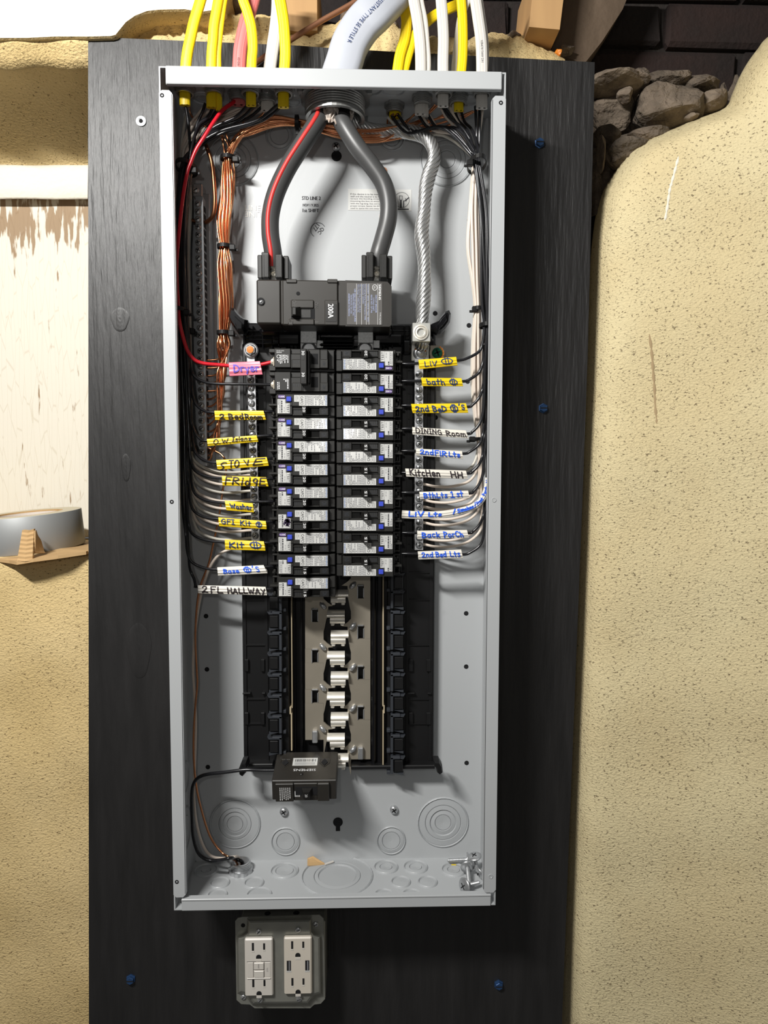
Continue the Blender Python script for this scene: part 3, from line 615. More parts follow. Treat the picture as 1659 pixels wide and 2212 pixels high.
# bus bars with alternate stabs
def bus(x0, x1, y0, y1, slots, fingers, sx, xf):
    m3 = MB(); Yf, Yb_ = -.020, -.017; ys = [y0] 
    xs0, xs1 = slots[0]
    cur = y0
    for s in slots[1]:
        a, b_ = s - 16, s + 14
        m3.pbox(x0, cur, x1, a, Yf, Yb_); m3.pbox(x0, a, xs0, b_, Yf, Yb_); m3.pbox(xs1, a, x1, b_, Yf, Yb_); cur = b_
    if cur < y1: m3.pbox(x0, cur, x1, y1, Yf, Yb_)
    for yc in fingers:      # curved web out to the stab
        xe = x1 if sx > 0 else x0; q = [U(xe, yc - 38, Yf), U(xe + sx * 8, yc - 30, Yf), U(xe + sx * 20, yc - 22, Yf), U(xf - sx * 17, yc - 21, Yf), U(xf - sx * 17, yc + 2, Yf), U(xe + sx * 10, yc - 1, Yf), U(xe + sx * 6, yc + 6, Yf), U(xe + sx * 2, yc + 26, Yf), U(xe, yc + 34, Yf)]
        m3.prism([(p.x, p.z) for p in q], Yf, Yb_)
    ob = m3.build('bus_bar', M['tin'], base)
    for s in slots[1]:
        m4 = MB(); m4.pbox(xs0, s - 16, xs1, s - 12.5, Yf - .003, Yf, 0, .0008); m4.pbox(xs0 - .5, s - 12, xs0 + 1.5, s + 14, Yf - .0008, Yf); m4.pbox(xs1 - 1.5, s - 8, xs1 + .5, s + 12, Yf - .0008, Yf); m4.build('bus_tab', M['zinc'], base)
    for yc in fingers:
        m4 = MB(); a, b_ = U(xf - 19, yc - 14, Yf), U(xf + 19, yc + 15, Yf); h = a.z - b_.z
        lx, rx = min(a.x, b_.x), max(a.x, b_.x); ins = .0035
        xa, xb_ = (lx, rx)
        def prof(x0_, x1_, pts):
            n = len(pts); vs = [(x0_, y, z) for y, z in pts] + [(x1_, y, z) for y, z in pts]
            m4.add(vs, [(i, i + 1, n + i + 1, n + i) for i in range(n - 1)], 0, True); m4.add(vs, [tuple(range(n)), tuple(range(2 * n - 1, n - 1, -1))], 0)
        zt_, zm, zb_ = a.z, a.z - h * .50, b_.z
        prof(xa, xb_, [(Yf, zt_), (Yf - .003, zt_), (Yf - .0062, zt_ - h * .12), (Yf - .0085, zt_ - h * .30), (Yf - .0090, zm + h * .07), (Yf - .0078, zm + h * .015), (Yf, zm + h * .015)])
        x1a, x1b = (xa + ins, xb_) if sx > 0 else (xa, xb_ - ins)
        prof(x1a, x1b, [(Yf, zm), (Yf - .0078, zm), (Yf - .0088, zm - h * .08), (Yf - .0080, zm - h * .26), (Yf - .006, zb_ + h * .06), (Yf - .003, zb_), (Yf, zb_)])
        for e0, e1 in ((.04, .30), (.70, .96)): m4.box(x1a + (x1b - x1a) * e0, x1a + (x1b - x1a) * e1, Yf - .0055, Yf, zb_ - h * .12, zb_ + h * .1, 0, .0008)
        m4.build('bus_stab', M['stab'], ob)
        cp = U(xf - sx * 28, yc - 23, Yf); m4 = MB(); dv = Vector((sx * .0032, 0, -.0036)); m4.tube([cp - dv, cp - dv * .6 + FR * .002, cp + FR * .0026, cp + dv * .6 + FR * .002, cp + dv], [.0012, .0028, .0031, .0028, .0012], 8); m4.build('pressed_dimple', M['zinc'], ob)
bus(659, 699, 1286, 1598, ((673, 687), (1330, 1418, 1505)), (1331, 1420, 1508, 1597), 1, 726)
bus(758, 800, 1236, 1640, ((772, 786), (1279, 1366, 1454, 1541)), (1287, 1375, 1464, 1552, 1641), -1, 734)
for x, y in ((680, 1592), (779, 1628)): MB().pbox(x - 6, y - 12, x + 6, y + 14, -.026, -.012, 0, .001).build('bus_tab', M['zinc'], base)
# ------------------------------------------------------------------ terminal bars
def screwbar(o, xc, ys, Y, r, side, m='zinc'):
    for i, y in enumerate(ys):
        x = xc[0] + (xc[1] - xc[0]) * (y - ys[0]) / (ys[-1] - ys[0]); c = U(x, y, Y)
        if side: MB().lathe(c, FR, [(r * 1.18, -.0006), (r * 1.15, .0002), (r * 1.02, .0001)], 14, 0).build('terminal_hole', M['hole'], o)
        panhead(c + FR * .0004, r, m, o, None, random.uniform(0, 1.5), random.choice('xx-'), 'terminal_screw')
def barbody(o, tl, br, Y0, Y1, m, n, sx, y0, y1):
    m3 = MB(); a, b = U(tl[0], tl[1], Y0), U(br[0], br[1], Y0); xt = (U(tl[2], tl[1], Y0).x, U(br[2], br[1], Y0).x)
    vs = [(a.x, Y0, a.z), (xt[0], Y0, a.z), (xt[1], Y0, b.z), (b.x, Y0, b.z)]; vs += [(x, Y1, z) for x, y, z in vs]
    m3.add(vs, [(0, 1, 2, 3), (7, 6, 5, 4), (0, 1, 5, 4), (1, 2, 6, 5), (2, 3, 7, 6), (3, 0, 4, 7)]); m3.build('bar', M[m], o)
    m3 = MB()                                       # entry holes along the flank
    for i in range(n):
        t = (i + .5) / n; y = y0 + (y1 - y0) * t; z = U(500, y, Y0).z; k = (a.z - z) / (a.z - b.z)
        x = (vs[1][0] + (vs[2][0] - vs[1][0]) * k) if sx > 0 else (vs[0][0] + (vs[3][0] - vs[0][0]) * k)
        m3.box(x - .0004, x + .0004, Y0 + .004, Y1 - .003, z - .0030, z + .0030, 0, 0)
    q = m3.build('wire_holes', M['hole'], o); q['kind'] = 'stuff'
g = thing('ground_bar', 'long grey ground bar with a column of screws at the left side of the box', 'terminal bar', U(430, 1005, -T))
barbody(g, (422, 424, 438), (431, 1006, 447), -.034, -.018, 'barg', 33, 1, 440, 1000)
m2 = MB(); m2.pbox(431, 1008, 453, 418, -.018, -T, 0, .001); m2.build('mounting_base', M['barg'], g)
m2 = MB(); m2.pbox(416, 396, 437, 425, -.022, -T, 0, .001); m2.build('mounting_foot', M['barg'], g); panhead(U(423, 411, -.022), .0040, 'zincd', g, None, .5, '-')
ysg = [441 + 16.72 * i for i in range(34) if 441 + 16.72 * i < 992]; screwbar(g, (427, 437), ysg, -.034, .0036, 0, 'zincd')
nl = thing('neutral_bar', 'silver neutral bar with a screw column left of the breakers', 'terminal bar', U(547, 1180, -.02))
barbody(nl, (533, 744, 549), (543.5, 1172, 561), -.040, -.024, 'bar', 25, 1, 800, 1165)
m2 = MB(); m2.pbox(529, 750, 556, 1172, -.024, -.014, 0, .001); m2.build('bar_support', M['black'], nl)
ysl = [804.5 + 16.8 * i for i in range(22)]; screwbar(nl, (541.5, 551.5), ysl, -.040, .0036, 1)
def bignut(c, o, col):
    m3 = MB(); m3.lathe(c, FR, [(.0086, -.0005), (.0086, .0012), (.0072, .0022), (.0064, .0022)], 24, 0); m3.lathe(c, FR, [(.0062, .001), (.0062, .0050), (.0054, .0056), (.0042, .0056)], 6, 0); m3.lathe(c, FR, [(.0042, .0056), (.0040, .0068), (.0001, .0070)], 14, 1); m3.build('bar_bolt', [M['zinc'], M[col]], o)
bignut(U(542, 757, -.041), nl, 'orange')
nr = thing('neutral_bar', 'silver neutral bar with a screw column right of the breakers below the aluminium lug', 'terminal bar', U(907, 1190, -.02))
barbody(nr, (896, 775, 914), (896, 1188, 914), -.040, -.024, 'bar', 25, -1, 800, 1180)
m2 = MB(); m2.pbox(893, 775, 921, 1188, -.024, -.014, 0, .001); m2.build('bar_support', M['black'], nr)
ysr = [1178 - 16.8 * i for i in range(23)][::-1]; screwbar(nr, (905.5, 905.5), ysr, -.040, .0036, 1)
m2 = MB(); m2.pbox(888, 744, 927, 780, -.034, -.026, 0, .0008); m2.build('lug_pad', M['lug'], nr)
c = U(907, 763, -.034); m2 = MB(); m2.lathe(c, FR, [(.0082, -.001), (.0082, .001), (.0060, .003), (.0050, .0032)], 20, 0, True); m2.lathe(c, FR, [(.0050, .0032), (.0046, .006), (.003, .0075), (.0001, .0078)], 16, 0, True); m2.build('lug_bolt', M['zinc'], nr)
m2 = MB()
for k in range(7): g_ = math.radians(20 + 20 * k); p = c + Vector((math.cos(g_) * .0066, -.0028, math.sin(g_) * .0066)); m2.box(p.x - .0011, p.x + .0011, p.y - .0006, p.y + .0006, p.z - .0008, p.z + .0008, 0, .0003)
m2.build('paint_dab', M['orange'], nr, 'orange paint mark')
m2 = MB(); a, b = U(891, 697, -.060), U(930, 738, -.060); m2.box(a.x, b.x, -.060, -.026, b.z, a.z, 0, .0006); m2.build('lug_block', M['lug'], nr)
c = U(909, 718, -.0605); m2 = MB(); m2.lathe(c, FR, [(.0088, -.0005), (.0086, .0012), (.0070, .0014), (.0066, -.0012), (.0062, .0016), (.0045, .0018), (.0040, -.001), (.0001, -.0012)], 24, 0); m2.build('set_screw', M['stab'], nr)
m2 = MB(); m2.pbox(929, 746, 950, 776, -.030, -.026, 0, .0006); c = U(944, 763, -.030); m2.lathe(c, FR, [(.0088, -.002), (.0088, .001), (.0001, .001)], 20, 0); m2.build('bonding_plate', M['tin'], nr)
panhead(c + FR * .001, .0062, 'green', nr, 'green bonding screw', .4)
m2 = MB()
for k in range(6): g_ = math.radians(-60 + 24 * k); p = c + Vector((math.cos(g_) * .0072, -.0014, math.sin(g_) * .0072)); m2.box(p.x - .001, p.x + .001, p.y - .0006, p.y + .0006, p.z - .0014, p.z + .0014, 0, .0003)
m2.build('paint_dab', M['orange'], nr, 'orange paint mark')
# ------------------------------------------------------------------ main breaker
YM = -.092
mb_ = thing('main_breaker', 'wide brown-black main circuit breaker marked 200A above the branch breakers', 'breaker', U(700, 703, 0))
m2 = MB(); a, b = U(554, 603, YM), U(846, 704, YM); xx = [U(x, 650, YM).x for x in (554, 608, 612, 617, 730, 736, 748, 832, 846)]
zt_, zb_ = a.z, b.z
m2.box(xx[0], xx[1] - .0006, YM, -.050, zb_ + .0012, zt_, 0, .0016); m2.box(xx[1] - .001, xx[2], YM + .0015, -.05, zb_ + .001, zt_ - .0004, 0, .0008)
m2.box(xx[2] - .001, xx[4], YM - .0004, -.050, zb_, zt_ - .0005, 0, .0012); m2.box(xx[4] - .001, xx[6], YM + .002, -.05, zb_ - .0003, zt_, 0, .001)
q = [(xx[6] - .001, zb_ - .0006), (xx[8] - .002, zb_ - .0006), (xx[8], zb_ + .002), (xx[8], zt_ - .006), (xx[8] - .0045, zt_ - .0012), (xx[6] - .001, zt_)]
m2.prism(q, YM + .0008, -.05); m2.box(xx[0] + .003, xx[8] - .003, -.052, -.022, zb_ + .004, zt_ - .003, 0, .001)
m2.build('body', M['mainb'], mb_)
m2 = MB(); m2.pbox(618, 602.5, 641, 611, YM - .0018, YM, 0, .0006); m2.pbox(707, 602.5, 729, 611, YM - .0018, YM, 0, .0006); m2.build('clip_tab', M['mainb'], mb_)
m2 = MB(); m2.pbox(628, 647, 678, 666, YM - .0022, YM, 0, .001); m2.pbox(624, 688, 679, 702, YM - .0022, YM, 0, .001); m2.pbox(622, 692, 634, 703, YM - .0026, YM, 0, .001); m2.build('handle_guard', M['mainb'], mb_)
m2 = MB(); m2.pbox(629, 666, 680, 689, YM - .0007, YM + .001); m2.build('handle_slot', M['hole'], mb_)
m2 = MB(); m2.pbox(650, 668, 672, 687, YM - .0012, YM, 0, .0004); m2.build('handle_slide', M['brk'], mb_)
m2 = MB(); a, b = U(631, 663, YM - .011), U(639.5, 680, YM - .011); m2.box(a.x, b.x, YM - .011, YM - .008, b.z, a.z, 0, .0006)
a2, b2 = U(629, 662, YM), U(652, 684, YM); 
vs = [(a.x, YM - .0085, a.z), (b.x, YM - .0085, a.z), (b.x, YM - .0085, b.z), (a.x, YM - .0085, b.z), (a2.x, YM, a2.z), (b2.x, YM, a2.z), (b2.x, YM, b2.z), (a2.x, YM, b2.z)]
m2.add(vs, [(0, 1, 2, 3), (0, 1, 5, 4), (1, 2, 6, 5), (2, 3, 7, 6), (3, 0, 4, 7)]); m2.build('handle', M['brk'], mb_)
m2 = MB(); m2.pbox(701, 648, 730, 702, YM - .0014, YM, 0, .001); m2.build('rating_boss', M['mainb'], mb_)
m2 = MB(); m2.pbox(703.5, 657, 727, 695, YM - .0018, YM - .0013, 0, .0001); m2.build('rating_plate', M['handle'], mb_)
m2 = MB(); ptext(m2, '200A', 714.5, 671.5, 11.5, YM - .0021, 0, -90, 30, .5); m2.build('lettering', M['whiteink'], mb_, 'white 200A lettering')
m2 = MB(); ptext(m2, 'OFF', 636, 656, 8, YM - .0025, 0, -90, 15); ptext(m2, 'ON', 683.5, 659, 8, YM - .0008, 0, -90, 11); ptext(m2, 'I', 684, 696, 8, YM - .0008, 0, -90, 1.5)
arc = [(627.5 + 4 * math.cos(t), 695.5 + 4 * math.sin(t)) for t in [2 * math.pi * k / 18 for k in range(19)]]; m2.ribbon(arc, .9, lambda x, y: U(x, y, YM - .0028)); m2.build('moulded_marking', M['stickg'], mb_)
m2 = MB(); m2.pbox(749, 611, 826, 702, YM + .0002, YM + .001, 0, .0002); m2.build('rating_sticker', M['stickg'], mb_, 'dark grey rating sticker')
m2 = MB(); YL = YM - .0002
ptext(m2, 'SIEMENS', 820.5, 631, 4.6, YL, 0, -90, 33, .4); ptext(m2, 'TYPE BQM200', 821, 688, 3.2, YL, 0, -90, 26)
for x in (816, 797, 791.5, 781, 770): m2.ribbon([(x, 613), (x, 701)], .6, lambda x, y: U(x, y, YL))
arc = [(809.5 + 5 * math.cos(t), 621 + 6.2 * math.sin(t)) for t in [2 * math.pi * k / 20 for k in range(21)]]; m2.ribbon(arc, .9, lambda x, y: U(x, y, YL)); ptext(m2, 'UL', 809.5, 621, 4.5, YL, 0, -90, 6)
m2.build('lettering', M['whiteink'], mb_, 'white printed lettering')
m2 = MB()
for t, x, y0, wp in (('CIRCUIT BREAKER', 812.5, 637, 38), ('2 POLE UNIT', 807, 643, 28), ('ISSUE NO. CF 793', 802.5, 637, 38), ('120/240V  60Hz  HACR Type  AFC', 794.5, 614, 80), ('Interrupting Rating 22,000 Amperes 10AB', 788.5, 614, 76), ('Symmetrical 120/240V', 784, 614, 42), ('75C Wire Only Torque 250 lb-in', 777.5, 614, 60), ('Wire Range: 1-300kcmil CU-AL', 773.2, 614, 60), ('USE ONLY IN LISTED ENCLOSURES', 767, 624, 70), ('SIEMENS INDUSTRY, INC.', 763, 634, 48), ('NORCROSS, GA USA', 758.5, 637, 40), ('ASSEMBLED IN MEXICO', 754, 634, 48)):
    s_ = px2m(YL, x, y0); m2.text(t, U(x, y0, YL), Vector((0, 0, -1)), Vector((1, 0, 0)), 3.3 * s_, 0, wp * s_, 'l')
m2.build('fine_print', M['blueink'], mb_)
c = U(564, 652, YM); m2 = MB(); m2.lathe(c, FR, [(.0046, .0003), (.0044, -.0006), (.0040, .0004), (.0001, .0003)], 18, 0); m2.build('screw_recess', M['hole'], mb_); panhead(c + Vector((.0005, -.0006, -.0007)), .0026, 'zinc', mb_)
MB().lathe(U(644, 634, YM - .0005), FR, [(.0021, .0), (.0019, .0003), (.0001, .0003)], 14).build('dimple', M['hole'], mb_)
for x0 in (554, 780):     # terminal shrouds with a slot that shows the lug screws
    m2 = MB(); Ys = -.082; zt2, zb2 = U(x0, 548, Ys).z, U(x0, 603, Ys).z + .002
    X = lambda dx: U(x0 + dx, 575, Ys).x
    for d0, d1, Y in ((1, 11, Ys + .004), (11, 27, Ys), (40, 56, Ys), (56, 68, Ys + .006)): m2.box(X(d0), X(d1), Y, -.040, zb2, zt2 + (.002 if d0 in (11,) else 0), 0, .0008)
    for d in (13, 15, 17, 20, 23, 42, 44, 47, 50, 53): m2.box(X(d), X(d) + .0005, Ys - .0005, Ys + .001, zb2, zt2 - .001)
    m2.box(X(26), X(41), -.055, -.040, zb2, zt2 - .004); m2.build('terminal_shroud', M['brk'], mb_)
    m2 = MB(); m2.box(X(27), X(40), -.066, -.056, zb2, zt2 - .012, 0, .0006); m2.build('terminal_lug', M['lug'], mb_)
    for k in (.28, .58):
        c = Vector((X(34), -.0665, zb2 + (zt2 - zb2) * k)); m2 = MB(); m2.lathe(c, FR, [(.0036, 0), (.0036, .003), (.0026, .004), (.0022, .001), (.0001, .001)], 10, 0); m2.build('lug_screw', M['stab'], mb_)
# ------------------------------------------------------------------ branch breakers
PITCH = .0254; seam = U(725.3, 1000, -.070).x; z0 = U(725, 752, -.074).z - PITCH / 2
PX = .000515          # metres per picture pixel on the breaker faces
def bx(m, x0, x1, y0, y1, Yf, Yb_, mi=0, c=0):    # x, y in pixels from the upper outer corner of a left hand breaker, Y front and back in metres
    m.box(-.0637 + x0 * PX, -.0637 + x1 * PX, Yf, Yb_, .0127 - y1 * PX, .0127 - y0 * PX, mi, c)
def bp(x, y, Y): return Vector((-.0637 + x * PX, Y, .0127 - y * PX))
def btext(m, t, x, y, hpx, wpx, Y, mi=0, bold=0):  # lettering that reads downwards
    m.text(t, bp(x, y, Y), Vector((0, 0, -1)), Vector((1, 0, 0)), hpx * PX, mi, wpx * PX if wpx else None)
    if bold: m.text(t, bp(x + bold, y, Y - .00002), Vector((0, 0, -1)), Vector((1, 0, 0)), hpx * PX, mi, wpx * PX if wpx else None)
def dashes(m, x0, x1, y0, y1, n, Y, mi, rnd):      # rows of fine print too small to read, one row per column
    for i in range(n):
        x = x0 + (x1 - x0) * (i + .5) / n; y = y0 + rnd.uniform(0, .08) * (y1 - y0)
        while y < y1 - 1:
            L = rnd.uniform(1.2, 4.2); L = min(L, y1 - y); bxr = .28 * (x1 - x0) / n
            a, b = bp(x - bxr, y, Y), bp(x + bxr, y + L, Y); m.add([a, (b.x, Y, a.z), b, (a.x, Y, b.z)], [(0, 1, 2, 3)], mi); y += L + rnd.uniform(.7, 1.5)
            if rnd.random() < .12: break
_bm = {}
def cached(key, fn):
    if key not in _bm: _bm[key] = fn()
    return _bm[key]
YS = -.0795           # sticker face
def afci_body():
    m = MB(); F = -.079
    bx(m, 0, 110, .5, 26, F, -.030, 0, .0005); bx(m, 0, 33, 26, 44.5, F, -.030, 0, .0005); bx(m, 33, 110, 26, 29, F + .003, -.03, 0, .0003)
    bx(m, 33, 56, 29, 45, F + .0025, -.03, 0, .0005); bx(m, 90, 110, 29, 45, F + .0025, -.03, 0, .0005); bx(m, 56, 90, 42, 45, F + .003, -.03, 0, .0004); bx(m, 56, 90, 29, 42, F + .012, -.03)
    bx(m, 0, 123, 2, 48.5, -.066, -.018, 0, .0006); bx(m, 110, 123.2, .5, 25, -.073, -.03, 0, .0006); bx(m, 112, 123.2, 25.6, 46, -.070, -.03, 0, .0006)
    bx(m, 14, 33, 18, 24, F - .0006, F, 0, .0002); bx(m, 33, 55, 31, 32.5, F + .0012, -.07); bx(m, 33, 55, 43, 45.2, F + .0012, -.07)
    return m.mesh('body', M['brk'])
def afci_clip():
    m = MB()
    bx(m, -16, 1, 2, 6, -.064, -.040, 0, .0006); bx(m, -5, 0, 0, 48, -.068, -.03, 0, .0006); bx(m, -17, 0, 42, 47, -.062, -.035, 0, .0006); bx(m, -20, 0, 19.5, 24.5, -.071, -.045, 0, .0005)
    bx(m, -16, -9, 24, 28, -.066, -.045, 0, .0005); bx(m, -6, 0, 6, 20, -.060, -.04, 0, .0008); bx(m, -17, -13.5, 4, 45, -.055, -.030, 0, .0005); bx(m, -14, 0, 5, 44, -.040, -.025, 0)
    bx(m, -13, -8, 36, 43, -.066, -.04, 0, .0006); bx(m, -10, 0, 25, 27, -.060, -.04)
    return m.mesh('terminal_clip', M['brk2' if False else 'brk'])
def afci_screw():
    m = MB(); c = bp(-8, 33, -.050); m.lathe(c, FR, [(.0034, -.004), (.0034, .001), (.0026, .0018), (.0001, .0018)], 12, 0, True); m.box(c.x - .003, c.x + .003, c.y - .0022, c.y - .0017, c.z - .0004, c.z + .0004, 1); return m.mesh('terminal_screw', [M['zinc'], M['hole']])
def afci_stick(k):
    rnd = random.Random(100 + k); m = MB()
    bx(m, 47.5, 107.5, 2.5, 25.2, YS - .0002, YS + .0004, 0, .0001); bx(m, 37.2, 47.6, 2.5, 17, YS - .0002, YS + .0004, 0, .0001)
    Y = YS - .0003
    btext(m, 'CAFCI', 53.5, 14, 5.6, 18, Y, 1, .3); btext(m, 'ARC', 44.8, 9, 2.6, 8, Y, 2); btext(m, 'FAULT', 41.2, 9.5, 2.6, 11, Y, 2); btext(m, 'SIEMENS', 105, 13.5, 3.4, 20.5, Y, 3, .3)
    for x in (48.2, 59.5, 99.8): a = bp(x, 3, Y); b = bp(x + .4, 24.6, Y); m.add([a, (b.x, Y, a.z), b, (a.x, Y, b.z)], [(0, 1, 2, 3)], 2)
    dashes(m, 60, 88, 4, 24, 9, Y, 2, rnd); dashes(m, 89, 99, 12, 24, 3, Y, 2, rnd); dashes(m, 100.5, 103, 4, 24, 1, Y, 2, rnd)
    arc = [(92 + 3.6 * math.cos(t), 7.6 + 3.8 * math.sin(t)) for t in [2 * math.pi * j / 16 for j in range(17)]]; m.ribbon(arc, .7, lambda x, y: bp(x, y, Y), 1); btext(m, 'R', 92, 7.6, 3, 2.6, Y, 1)
    return m.mesh('rating_sticker', [M['stick'], M['ink'], M['greyink'], M['blueprint']])
M['blueprint'] = mat('blue_brand_print', (.12, .20, .42), .6)
def afci_test(k):
    rnd = random.Random(200 + k); m = MB(); Y = YS - .0003
    bx(m, 1.5, 18.5, 11.5, 41.5, YS - .0002, YS + .0004, 0, .0001); bx(m, 18.4, 28, 20, 41.5, YS - .0002, YS + .0004, 0, .0001)
    btext(m, 'TEST', 24, 31, 5, 18.5, Y, 1, .25); btext(m, 'AF 250', 16, 33, 2.4, 11, Y, 2); dashes(m, 8.6, 13, 13, 40, 1, Y, 1, rnd); dashes(m, 2, 8, 13, 40, 2, Y, 2, rnd)
    for x in (8.8, 19.4): a = bp(x, 12, Y); b = bp(x + .45, 41, Y); m.add([a, (b.x, Y, a.z), b, (a.x, Y, b.z)], [(0, 1, 2, 3)], 2)
    return m.mesh('test_sticker', [M['stick'], M['ink'], M['greyink']])
def afci_handle():
    m = MB(); F = -.0885
    a = [(55, 27, F), (63, 27, F), (63, 42, F), (55, 42, F)]; b = [(53, 26.5, -.07), (72, 26.5, -.07), (72, 42.5, -.07), (53, 42.5, -.07)]
    m.add([bp(*p) for p in a + b], [(0, 1, 2, 3), (4, 5, 6, 7), (0, 1, 5, 4), (1, 2, 6, 5), (2, 3, 7, 6), (3, 0, 4, 7)]); return m.mesh('handle', M['handle'])
def afci_num(n):
    m = MB(); btext(m, n, 59.3, 34.5, 5.2, 10.5, -.0888, 0, .35); return m.mesh('lettering', M['whiteink'])
def afci_onoff():
    m = MB(); bx(m, 92, 109, 31, 43.5, -.0768, -.07, 0, .0005); btext(m, 'ON', 100.5, 37.5, 9, 8, -.0771, 1); bx(m, 94, 107, 26.5, 29, -.0775, -.07, 0, .0003); bx(m, 98, 104, 27.2, 28, -.0778, -.077, 1)
    for x in (36, 40, 44, 48): bx(m, x, x + .7, 34, 42, -.0768, -.076, 1)
    bx(m, 36, 50, 33.5, 34.2, -.0768, -.076, 1); return m.mesh('moulded_panel', [M['brk2'], M['hookg']])
def afci_btn():
    m = MB(); bx(m, 21, 31.5, 6, 16.5, -.0815, -.078, 0, .0006); return m.mesh('test_button', M['bluebtn'])
def afci_logo():
    m = MB(); P = []; 
    for cx, s_ in ((6.2, -1), (15, 1)):
        for j in range(9): t = math.pi / 2 + s_ * -math.pi / 2 + (math.pi * j / 8 - math.pi / 2) * 1; t = math.radians(90 - 22.5 * j) if s_ > 0 else math.radians(270 - 22.5 * j); P.append((cx + 3.2 * math.cos(t), 6 - 3.2 * math.sin(t)))
    q = [bp(x, y, 0) for x, y in P]; m.prism([(p.x, p.z) for p in q], YS - .0002, YS + .0004, 0)
    Y = YS - .0004; m.ribbon([(16.5, 4.3), (14, 6), (16.5, 7.7)], 1.1, lambda x, y: bp(x, y, Y), 1); btext_h = [(12, 4.6), (11, 7.4)]
    m.ribbon([(12.6 + 1.3 * math.cos(t), 6 + 1.3 * math.sin(t)) for t in [2 * math.pi * j / 10 for j in range(11)]], .8, lambda x, y: bp(x, y, Y), 1); m.ribbon([(9.8, 4.6), (9.8, 7.4)], .9, lambda x, y: bp(x, y, Y), 1); m.ribbon([(8, 7.2), (7, 4.8), (5.6, 7.2), (4.6, 4.8)], .8, lambda x, y: bp(x, y, Y), 1)
    return m.mesh('purple_emblem', [M['purple'], M['whiteink']])
def afci_scrib():
    m = MB(); rnd = random.Random(3); P = [(rnd.uniform(13, 27), rnd.uniform(20, 37)) for _ in range(26)]; P = spline([(x, y, 0) for x, y in P], 3); m.ribbon([(p.x, p.y) for p in P], 2.0, lambda x, y: bp(x, y, YS - .0006)); return m.mesh('marker_scribble', M['mpurp2'])
M['mpurp2'] = mat('dark_purple_marker', (.035, .015, .06), .6)
def breaker(side, row, amp, label, logo=True, scrib=False):
    z = z0 - row * PITCH
    o = thing('circuit_breaker', label, 'breaker', (seam + (-.0006 if side < 0 else .0006), 0, z), 'left column breakers' if side < 0 else 'right column breakers')
    if side > 0: o.rotation_euler = (0, math.pi, 0)
    for nm, key, fn in (('body', 'b', afci_body), ('terminal_clip', 'c', afci_clip), ('terminal_screw', 's', afci_screw), ('rating_sticker', 'r%d' % (row % 3), lambda: afci_stick(row % 3)), ('test_sticker', 't%d' % (row % 3), lambda: afci_test(row % 3)),
                        ('handle', 'h', afci_handle), ('lettering', 'n' + amp, lambda: afci_num(amp)), ('moulded_panel', 'o', afci_onoff), ('test_button', 'bt', afci_btn)):
        inst(nm, cached(key, fn), o)
    if logo: inst('purple_emblem', cached('lg', afci_logo), o)
    if scrib: inst('marker_scribble', cached('sc', afci_scrib), o)
    return o
LT = [('20', 'yellow tag reading 2 Bed Room'), ('20', 'yellow tag reading O.W. Islanz'), ('20', 'yellow tag reading Stove'), ('20', 'yellow tag reading Fridge'), ('20', 'yellow tag reading Washer'), ('20', 'yellow GFI Kit tag'), ('20', 'yellow tag reading Kit below the GFI one'), ('15', 'white tag reading Base'), ('15', 'white tag reading 2FL Hallway')]
for i, (amp, t) in enumerate(LT):
    extra = ', its label scribbled over' if i == 5 else ''
    breaker(-1, i + 2, amp, f'black {amp} amp breaker wired to the {t}{extra}', i < 5 or i == 6, i == 5)
RT = [('20', 'yellow Liv tag'), ('20', 'yellow bath tag'), ('20', 'yellow tag reading 2nd Bed'), ('15', 'white Dining Room tag'), ('15', 'white 2nd Flr Lts tag'), ('15', 'white Kitchen HH tag'), ('15', 'white Bth Lts 1st tag'), ('15', 'long curved white Liv Lts tag'), ('15', 'white Back Porch tag'), ('15', 'white 2nd Bed Lts tag')]
for i, (amp, t) in enumerate(RT): breaker(1, i, amp, f'black {amp} amp breaker wired to the {t}', i < 2)
